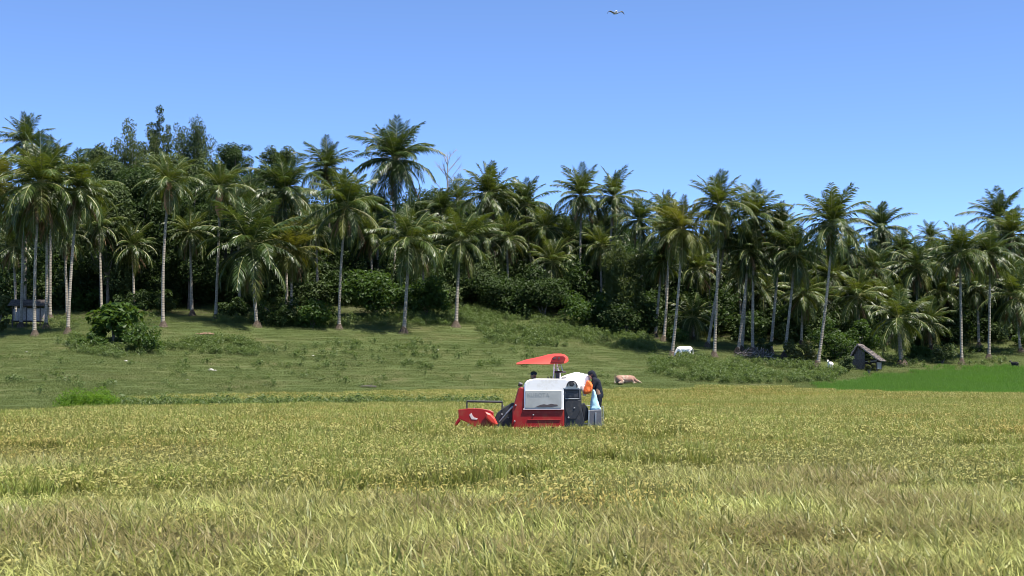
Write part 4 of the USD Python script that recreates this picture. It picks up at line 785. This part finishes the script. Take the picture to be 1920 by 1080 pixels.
# canopy: a sloping sheet with a deep rear end
def canopy():
    prof = [(968.5, 680.5), (985, 674.5), (1000, 671.5), (1015, 668.2), (1027, 664.8), (1038, 663.2), (1052, 663.2), (1059, 665.0), (1064, 669.5)]
    low = [(968.5, 682.2), (985, 681.5), (1000, 681.6), (1015, 682), (1027, 682), (1038, 681.4), (1052, 680.8), (1058, 680), (1062.5, 676)]
    top = np.array(HP(prof, .1)); bo = np.array(HP(low, .1)); rows = []
    for t in np.linspace(-1, 1, 9):
        k = abs(t); y = .1 + t * .80; z = bo[:, 1] + (top[:, 1] - bo[:, 1]) * (1 - k ** 2.6); rows.append(np.stack([top[:, 0], np.full(9, y), z], 1))
    up_ = np.array(rows); dn = up_ - [0, 0, .022]; v = np.vstack([up_.reshape(-1, 3), dn.reshape(-1, 3)]); f = []
    for r in range(8):
        for c in range(8):
            a = r * 9 + c; f += [[a, a + 1, a + 10, a + 9]]; a += 81; f += [[a, a + 9, a + 10, a + 1]]
    for r in range(8):
        for c, fl in ((0, 0), (8, 1)): a, b = r * 9 + c, (r + 1) * 9 + c; f.append([a, b, b + 81, a + 81] if not fl else [b, a, a + 81, b + 81])
    for c in range(8):
        for r, fl in ((0, 1), (8, 0)): a, b = r * 9 + c, r * 9 + c + 1; f.append([a, b, b + 81, a + 81] if not fl else [b, a, a + 81, b + 81])
    return v, np.array(f)
cn = obj('canopy', canopy(), CANOPYRED, hv, smooth=50)
obj('canopy_end', MB().prism(HP([(1032, 679.8), (1035, 671), (1040, 667.5), (1056, 667.2), (1061, 671), (1058, 679.5)], -.70), -.712, -.66, .01), RED, cn)
m = MB()
for q in ([(1037, 670), (1043, 669.5), (1042, 672.5), (1037, 673)], [(1047, 669.5), (1050, 669.4), (1049, 674), (1046, 674)]): m.prism(HP(q, -.71), -.722, -.708, .003)
obj('canopy_mark', m, DECAL, cn)
obj('canopy_post', MB().tube([H3(1039, 681, -.1), H3(1038.5, 695, -.1), H3(1038, 712, -.1)], .028, 8), CREAM, hv, smooth=60)
obj('canopy_post', MB().tube([H3(1044, 681, .5), H3(1045, 690, .5), H3(1050, 700, .5), H3(1050, 712, .5)], .028, 8), CREAM, hv, smooth=60)
obj('canopy_brace', MB().tube([H3(1040, 694, .1), H3(1047, 688, .1), H3(1051, 683, .1), H3(1055, 696, .1)], .02, 7), STEEL, hv, smooth=60)
obj('cross_bar', MB().tube([H3(1040, 697.5, -.1), H3(1061, 697.5, -.1)], .034, 8), BLACK, hv, smooth=60)
obj('control_box', MB().prism(HP([(1041, 698), (1049, 698), (1049, 712), (1042, 712)], .0), -.2, .2, .02), BLACK, hv)
obj('lever', MB().tube([H3(1029, 712, 0), H3(1027, 706, 0)], .022, 6), BLACK, hv); obj('lever', MB().tube([H3(1034, 712, .1), H3(1033, 705, .1)], .022, 6), BLACK, hv)
obj('headlamp', MB().tube([H3(980, 721, -.6), H3(974, 720.5, -.6), H3(972, 720, -.6)], [.05, .085, .06], 10), BLACK, hv, smooth=50)
obj('seat', MB().box((.0, .42, 1.72), (.5, .5, .12), .04).box((.26, .42, 2.0), (.12, .48, .55), .04), BLACK, hv)
obj('operator_floor', MB().box((-.35, .42, 1.18), (1.3, .95, .05), .01), BLACK, hv)
# feeder house and header
obj('feeder_house', MB().prism(HP([(964, 756), (960, 756), (946, 764), (932, 775), (926, 786), (928, 812), (962, 812)], -.45), -.45, .35, .02), BLACK, hv)
obj('hydraulic_ram', MB().tube([H3(962, 762, -.55), H3(949, 776, -.55)], .035, 8).tube([H3(949, 776, -.55), H3(936, 791, -.55)], .02, 8), STEEL, hv, smooth=60)
m = MB()
for a, b in ((941, 777), (953, 783), (944, 762)): m.ball(H3(a, b, -.47), .03, 1)
obj('bolt', m, STEEL, hv)
side = [(859, 768.5), (863, 767.5), (878, 766), (892, 765.5), (906, 766.5), (918, 769), (925, 773), (926, 790), (918, 803), (900, 806), (878, 793), (860, 785)]
sp_ = obj('header_side', MB().prism(HP(side, -1.05), -1.05, -.98, .015), RED, hv); obj('header_side', MB().prism(HP(side, 1.0), .98, 1.05, .015), RED, hv)
q = [(884, 786), (880, 778), (884, 774), (886, 779), (889, 783), (896, 784.5), (894, 787)]
obj('white_mark', MB().prism(HP(q, -1.05), -1.062, -1.045, .004), PINKT, sp_)
obj('header_trough', MB().prism(HP([(917, 770), (925, 774), (926, 802), (870, 806), (868, 803), (915, 799)], 0), -.98, .98, .01), RED, hv)
obj('crop_divider', MB().prism(HP([(910, 772), (920, 776), (928, 784), (933.5, 795), (930, 799), (920, 793), (911, 784)], -1.2), -1.22, -1.07, .05), CANOPYRED, hv)
obj('divider_point', MB().tube([H3(862, 786, -1.02), H3(852, 800, -1.02), H3(840, 812, -1.02)], [.06, .045, .012], 8), RED, hv, smooth=60); obj('divider_point', MB().tube([H3(862, 786, 1.02), H3(852, 800, 1.02), H3(840, 812, 1.02)], [.06, .045, .012], 8), RED, hv, smooth=60)
for y in (-.9, .9):
    obj('reel_arm', MB().tube([H3(942, 753.5, y), H3(875, 752.5, y)], .038, 8), BLACK, hv, smooth=60)
    obj('reel_post', MB().tube([H3(875.5, 753, y), H3(875.5, 772, y)], .026, 8), BLACK, hv, smooth=60)
    obj('reel_post', MB().tube([H3(941.5, 753, y), H3(941.5, 768, y)], .026, 8), BLACK, hv, smooth=60)
ctr = H3(888, 783, 0)
for k in range(5):
    a = k * 2 * PI / 5 + .3; o = np.array([math.cos(a) * .3, 0, math.sin(a) * .3]); m = MB().tube([ctr + o + [0, -.9, 0], ctr + o + [0, .9, 0]], .016, 6)
    for y in np.arange(-.85, .9, .14): m.tube([ctr + o + [0, y, 0], ctr + o + [0, y, -.16]], .006, 4)
    obj('tine_bar', m, STEEL, hv)
obj('auger', MB().tube([H3(905, 790, 0) * [1, 0, 1] + [0, -.95, 0], H3(905, 790, 0) * [1, 0, 1] + [0, .95, 0]], .12, 12), STEEL, hv, smooth=60)
# tracks
for y in (-.62, .55):
    mm = Polygon([(-.55, .30), (1.75, .30)]).buffer(0) if False else None
    ang = np.linspace(PI / 2, 3 * PI / 2, 9); loop = [(-.45 + .27 * math.cos(t), .29 + .27 * math.sin(t)) for t in ang] + [(1.6 - .27 * math.cos(t), .29 - .27 * math.sin(t)) for t in ang]
    tr = obj('rubber_track', MB().prism(loop, y - .2, y + .2, .02), RUBBER, hv)
    m = MB()
    for x in np.arange(-.45, 1.65, .16): m.box((x, y, .585), (.05, .42, .05)); m.box((x, y, .0), (.05, .42, .05))
    obj('track_lug', m, RUBBER, tr)
    for x in (-.42, 0, .4, .8, 1.2, 1.56): obj('wheel', MB().tube([(x, y - .215, .29), (x, y - .2, .29), (x, y + .21, .29)], [.15, .2, .2], 14), BLACK, tr)
# bagging deck at the rear
obj('bagging_box', MB().prism(HP([(1104, 769), (1128, 768), (1128.5, 812), (1103, 812)], -.75), -.75, -.2, .02), DGREY, hv)
obj('box_bracket', MB().prism(HP([(1115.6, 774), (1118.2, 774), (1117.8, 800), (1115.8, 800)], -.75), -.775, -.745, .005), STEEL, hv)
obj('box_corner', MB().prism(HP([(1103, 769), (1106, 769), (1104.5, 800), (1102, 800)], -.75), -.77, -.74, .005), STEEL, hv)
obj('outlet_arm', MB().prism(HP([(1090, 758), (1096, 756), (1103, 766), (1102, 788), (1096, 790), (1092, 775)], -.5), -.5, .1, .02), BLACK, hv)
obj('deck', MB().box((H(1116, 795)[0], .15, .72), (.75, 1.4, .05), .012), BLACK, hv)
for y in (-.2, .35): obj('bag_spout', MB().prism(HP([(1090, 722), (1101, 722), (1099, 742), (1094, 742)], y), y, y + .25, .02), CREAM, hv)
obj('guard_rail', MB().tube([H3(1130.5, 796, .75), H3(1130.5, 762, .75), H3(1100, 760, .75)], .018, 7), STEEL, hv, smooth=60)

# people
b = np.array([HX + H(1122, 790, -.05)[0], HY - .05, .745])
W = lambda px, py, y: (H3(px, py, y - .05) + [HX, HY, 0]) - b
person('person in dark hooded work clothes standing on the rear deck of the harvester', b, dict(
    head=W(1109.5, 703, .0), neck=W(1113, 709.5, .0), chest=W(1117.5, 718, .0), pelvis=W(1123, 741, .0), shoulder_l=W(1116, 714, -.17), shoulder_r=W(1116, 714, .17),
    elbow_l=W(1110.5, 728, -.22), elbow_r=W(1109, 727, .2), wrist_l=W(1104.5, 724, -.16), wrist_r=W(1103, 729, .12), hip_l=W(1123, 743, -.09), hip_r=W(1123, 743, .09),
    knee_l=W(1120.5, 766, -.10), knee_r=W(1123, 766, .10), ankle_l=W(1123, 786, -.10), ankle_r=W(1124.5, 786, .10), toe_l=W(1116, 788.5, -.11), toe_r=W(1118, 788.5, .11)), (-1, 0, -.35), NAVY, NAVY, NAVY)
b = np.array([HX + H(1001, 735, .42)[0], HY + .42, 1.205])
W = lambda px, py, y: (H3(px, py, y + .42) + [HX, HY, 0]) - b
person('operator in a dark cap sitting behind the white hood, only the head showing', b, dict(
    head=W(1000.5, 703.5, 0), neck=W(1001.5, 711, 0), chest=W(1003, 720, 0), pelvis=W(1004, 738, 0), shoulder_l=W(1002.5, 715, -.19), shoulder_r=W(1002.5, 715, .19),
    elbow_l=W(998, 729, -.24), elbow_r=W(998, 729, .24), wrist_l=W(986, 731, -.16), wrist_r=W(986, 731, .16), hip_l=W(1003, 740, -.1), hip_r=W(1003, 740, .1),
    knee_l=W(981, 742, -.12), knee_r=W(981, 742, .12), ankle_l=W(980, 764, -.12), ankle_r=W(980, 764, .12), toe_l=W(973, 766.5, -.13), toe_r=W(973, 766.5, .13)), (-1, 0, -.1), TEAL, KHAKI, TEAL, hood=False)
# sacks
def cloth(poly, y0, y1, amp, seed):
    """a soft sack: a padded prism, subdivided and crumpled"""
    v, f = MB().prism(poly, y0, y1, .05).get(); t = trimesh.Trimesh(v, f); v, f = trimesh.remesh.subdivide_to_size(t.vertices, t.faces, .07); t = trimesh.Trimesh(v, f); trimesh.smoothing.filter_taubin(t, iterations=6)
    n_ = meshkit.fbm(t.vertices * [9, 9, 4], 3, seed) - .5; return np.array(t.vertices + t.vertex_normals * (n_ * amp)[:, None]), np.array(t.faces)
ORANGE = pbr('orange_sack', (.85, .16, .025), .65, bump=(30, .01)); BLUE = pbr('blue_sack', (.36, .62, .70), .6, noise=(7, (.50, .72, .78), .4, .65), bump=(30, .01))
s1 = thing('sack', 'orange sack hanging from the grain spout in front of the worker', 'sack', (HX, HY, 0)); obj('bag', cloth(HP([(1101, 713.5), (1105.5, 714), (1112, 722), (1111, 731), (1107, 737.5), (1096, 738.5), (1094.5, 733), (1097, 723)], -.42), -.45, -.12, .07, 3), ORANGE, s1, smooth=True)
s2 = thing('sack', 'pale blue sack standing on the grey box beside the worker', 'sack', (HX, HY, 0)); obj('bag', cloth(HP([(1112, 731), (1115, 731), (1118, 743), (1122, 757), (1127, 768), (1106, 768.5), (1108, 758), (1110, 745)], -.55), -.68, -.30, .09, 5), BLUE, s2, smooth=True)

# ------------------------------------------------------------------ huts
THATCH = pbr('thatch', (.14, .115, .105), .95, spec=.1, noise=(5, (.27, .23, .21), .35, .65), bump=(14, .08))
OLDWOOD = pbr('old_wood', (.065, .055, .05), .9, spec=.1, noise=(6, (.13, .11, .10), .35, .7))
PALEWALL = pbr('pale_wall', (.34, .30, .27), .85, spec=.1, noise=(4, (.52, .47, .43), .4, .7))
def slope(e0, e1, r0, r1, thick, seed, rows=9, cols=14):
    """a thatched slope between eave e0-e1 and ridge r0-r1, laid in ragged overlapping courses"""
    rg = np.random.default_rng(seed); e0, e1, r0, r1 = map(lambda q: np.asarray(q, float), (e0, e1, r0, r1)); nrm_ = nrm(np.cross(e1 - e0, r0 - e0)); nrm_ *= np.sign(nrm_[2]); mb = MB()
    for k in range(rows):
        a, b_ = k / rows - .02, (k + 1.45) / rows
        for c in range(cols):
            u0, u1 = c / cols - .004, (c + 1) / cols + .004; P = lambda u, t: (e0 * (1 - u) + e1 * u) * (1 - t) + (r0 * (1 - u) + r1 * u) * t
            aj = a + rg.uniform(-.035, .03); bj = min(b_, 1.0); L_ = nrm_ * (thick + rg.uniform(0, .03))
            p = np.array([P(u0, aj) + L_ + nrm_ * .03, P(u1, aj) + L_ + nrm_ * .03, P(u1, bj) + nrm_ * .02, P(u0, bj) + nrm_ * .02]); v = np.vstack([p, p - nrm_ * thick * .8])
            mb.add(v, [[0, 1, 2, 3], [7, 6, 5, 4], [0, 4, 5, 1], [1, 5, 6, 2], [2, 6, 7, 3], [3, 7, 4, 0]])
    return mb
b = gp(1622, 693); hut = thing('thatched_hut', 'small weathered thatched hut with a steep roof beside the green paddy', 'hut', b, -.45)
A0, A1, E0, E1, G0, G1 = (-.55, -1.5, 2.85), (-.45, 1.7, 2.75), (1.95, -1.6, .95), (2.0, 1.8, .95), (-1.95, -1.5, .55), (-1.9, 1.7, .55)
obj('roof_slope', slope(E0, E1, A0, A1, .10, 1), THATCH, hut); obj('roof_slope', slope(G1, G0, A1, A0, .10, 2), THATCH, hut)
obj('ridge_cap', MB().tube([A0, (-.5, .1, 2.86), A1], .13, 7), THATCH, hut)
for x, y, h in ((1.6, -1.3, 1.3), (1.6, 1.4, 1.3), (-1.55, -1.3, 1.0), (-1.55, 1.4, 1.0), (-.45, -1.3, 2.6)): obj('post', MB().tube([(x, y, -.2), (x, y, h)], .06, 6), OLDWOOD, hut)
for k in range(9):
    x = -1.5 + k * .21; h = .95 + (x + 1.5) * 1.35 if x < -.45 else 2.5 - (x + .45) * .7; obj('wall_board', MB().box((x, -1.38, h * .5), (.19, .03, h), .006), OLDWOOD, hut)
obj('inner_wall', MB().box((0, 1.35, .6), (3.0, .05, 1.2)), OLDWOOD, hut); obj('rail', MB().tube([(.35, -1.36, .9), (1.6, -1.36, 1.0)], .035, 6), PALEWALL, hut); obj('side_panel', MB().box((1.62, .1, .45), (.04, 2.2, .8), .006), PALEWALL, hut)
b = gp(52, 600); b = np.array([pix(54, 590, 163)[0], 163, float(ground(pix(54, 590, 163)[0], 163))]); h2 = thing('stilt_hut', 'small pale hut with a dark roof half hidden behind the left palms', 'hut', b, .1)
obj('roof_slope', slope((-2.0, -1.5, 2.3), (2.0, -1.5, 2.3), (-1.9, 0, 3.1), (1.9, 0, 3.1), .09, 3, 6), OLDWOOD, h2); obj('roof_slope', slope((2.0, 1.5, 2.3), (-2.0, 1.5, 2.3), (1.9, 0, 3.1), (-1.9, 0, 3.1), .09, 4, 6), OLDWOOD, h2)
for x in (-1.55, 0, 1.55):
    for y in (-1.1, 1.1): obj('post', MB().tube([(x, y, -.3), (x, y, 2.4)], .06, 6), OLDWOOD, h2)
obj('floor', MB().box((0, 0, .6), (3.4, 2.5, .08), .01), OLDWOOD, h2)
for k in range(10): x = -1.4 + k * .31; obj('wall_board', MB().box((x, -1.0, 1.3 - .15 * (k % 3 == 1)), (.28, .03, 1.3 - .3 * (k % 3 == 1)), .006), PALEWALL, h2)
obj('back_wall', MB().box((0, 1.0, 1.4), (3.1, .04, 1.5)), PALEWALL, h2)

# ------------------------------------------------------------------ small things
rg = np.random.default_rng(3); t = thing('brush_pile', 'pile of dead sticks and brush between the leaning palms', 'brush pile', gp(1415, 671)); m, m2 = MB(), MB()
for k in range(90):
    x = rg.uniform(-2.0, 2.2); p = np.array([x, rg.uniform(-.6, .6), rg.uniform(0, 1.2 - abs(x) * .35)]); d = nrm(rg.normal(0, 1, 3) * [1, .6, .5]) * rg.uniform(.4, 1.0); (m if k % 3 else m2).tube([p - d, p + d * .2 + rg.normal(0, .06, 3), p + d], [.035, .03, .015], 5)
obj('dark_sticks', m, OLDWOOD, t); obj('pale_sticks', m2, GREYWOOD, t)
STONE = pbr('pale_stone', (.42, .40, .35), .85, noise=(6, (.30, .28, .25), .4, .7))
for k, (px, py, s_, lab) in enumerate([(50, 661, .16, 'small pale stone on the pasture below the left palms'), (236, 678, .22, 'pale stone on the grass below the big-leaved shrub'), (396, 695, .30, 'largest pale stone lying on the left pasture'), (404, 696, .2, 'small stone touching the largest pale stone'), (352, 712, .12, 'little stone at the lower left of the pasture'),
                                   (820, 657, .2, 'pale stone on the pasture below the palm that stands right of the shadow'), (587, 668, .2, 'pale flat stone on the middle pasture')]):
    mm = trimesh.creation.icosphere(2); v = mm.vertices * (1 + .5 * (meshkit.fbm(mm.vertices * 2 + k, 3, k) - .5))[:, None] * [s_ * .9, s_ * .75, s_ * .6]; tag(obj('stone', (v + gp(px, py), mm.faces), STONE, smooth=True), lab, 'stone')
b = gp(690, 728); t = thing('log', 'dark log lying in the grass above the rice', 'log', b, .15); obj('bole', MB().tube([(-.7, 0, .1), (-.2, .02, .14), (.3, 0, .13), (.75, .05, .12)], [.09, .12, .11, .07], 8), OLDWOOD, t, smooth=60); obj('stub', MB().tube([(.2, 0, .15), (.35, -.05, .4)], [.04, .02], 6), OLDWOOD, t)
REDSOIL = pbr('red_soil', (.16, .09, .068), .95, spec=.1, noise=(3, (.24, .15, .115), .4, .7), bump=(10, .05))
mm = trimesh.creation.icosphere(3); v = mm.vertices * [1.3, .7, .18] * (1 + .6 * (meshkit.fbm(mm.vertices * 2.2, 3, 8)[:, None] - .5)); tag(obj('soil_heap', (v + gp(384, 627), mm.faces), REDSOIL, smooth=True), 'low heap of bare reddish soil near the foot of the sheathed palm', 'soil heap')
# bird
BIRDL = pbr('bird_white', (.72, .72, .72), .7); BIRDD = pbr('bird_dark', (.12, .13, .15), .7)
b = pix(1154.5, 24.0, 78.0); t = thing('bird', 'grey bird gliding high in the clear sky with arched wings', 'bird', b, .15)
J = dict(tail=(.0, .26, .0, .02), rump=(0, .13, .0, .05), breast=(.0, -.04, .01, .105), neck=(0, -.16, .03, .06), head=(0, -.22, .035, .042), bill=(0, -.30, .025, .010))
obj('body', flesh(J, [('tail', 'rump'), ('rump', 'breast'), ('breast', 'neck'), ('neck', 'head'), ('head', 'bill')], .03, 3), BIRDL, t, smooth=True)
for q in (-1, 1):
    S = np.array([[0, -.06], [.10, -.035], [.20, .02], [.29, .068], [.36, .072], [.42, .035], [.47, -.03], [.50, -.075]]); ch = [.25, .28, .26, .23, .20, .16, .10, .04]; up_, lo = [], []
    for (x, zz), c in zip(S, ch):
        for yy, th in ((-.5, .008), (-.3, .030), (.1, .022), (.5, .006)): up_.append([q * x, yy * c - .02 + .12 * x * x, zz + th]); lo.append([q * x, yy * c - .02 + .12 * x * x, zz - th * .4])
    v = np.array(up_ + lo); f = []
    for r in range(7):
        for c in range(3): a = r * 4 + c; f += [[a, a + 4, a + 5, a + 1], [a + 32, a + 33, a + 37, a + 36]]
        for c in (0, 3): a = r * 4 + c; f.append([a, a + 32, a + 36, a + 4])
    f += [[28, 29, 61, 60], [29, 30, 62, 61], [30, 31, 63, 62]]; obj('wing', (v, np.array(f)), BIRDD, t, smooth=50)
m = MB().add([[-.03, .2, .0], [.03, .2, .0], [.07, .36, .0], [-.07, .36, .0], [-.03, .2, .008], [.03, .2, .008], [.07, .36, .006], [-.07, .36, .006]], [[0, 1, 2, 3], [7, 6, 5, 4], [0, 4, 5, 1], [2, 6, 7, 3], [1, 5, 6, 2], [3, 7, 4, 0]]); obj('tail_fan', m, BIRDD, t)

#END#
print('rice', NRICE, 'weeds', n)
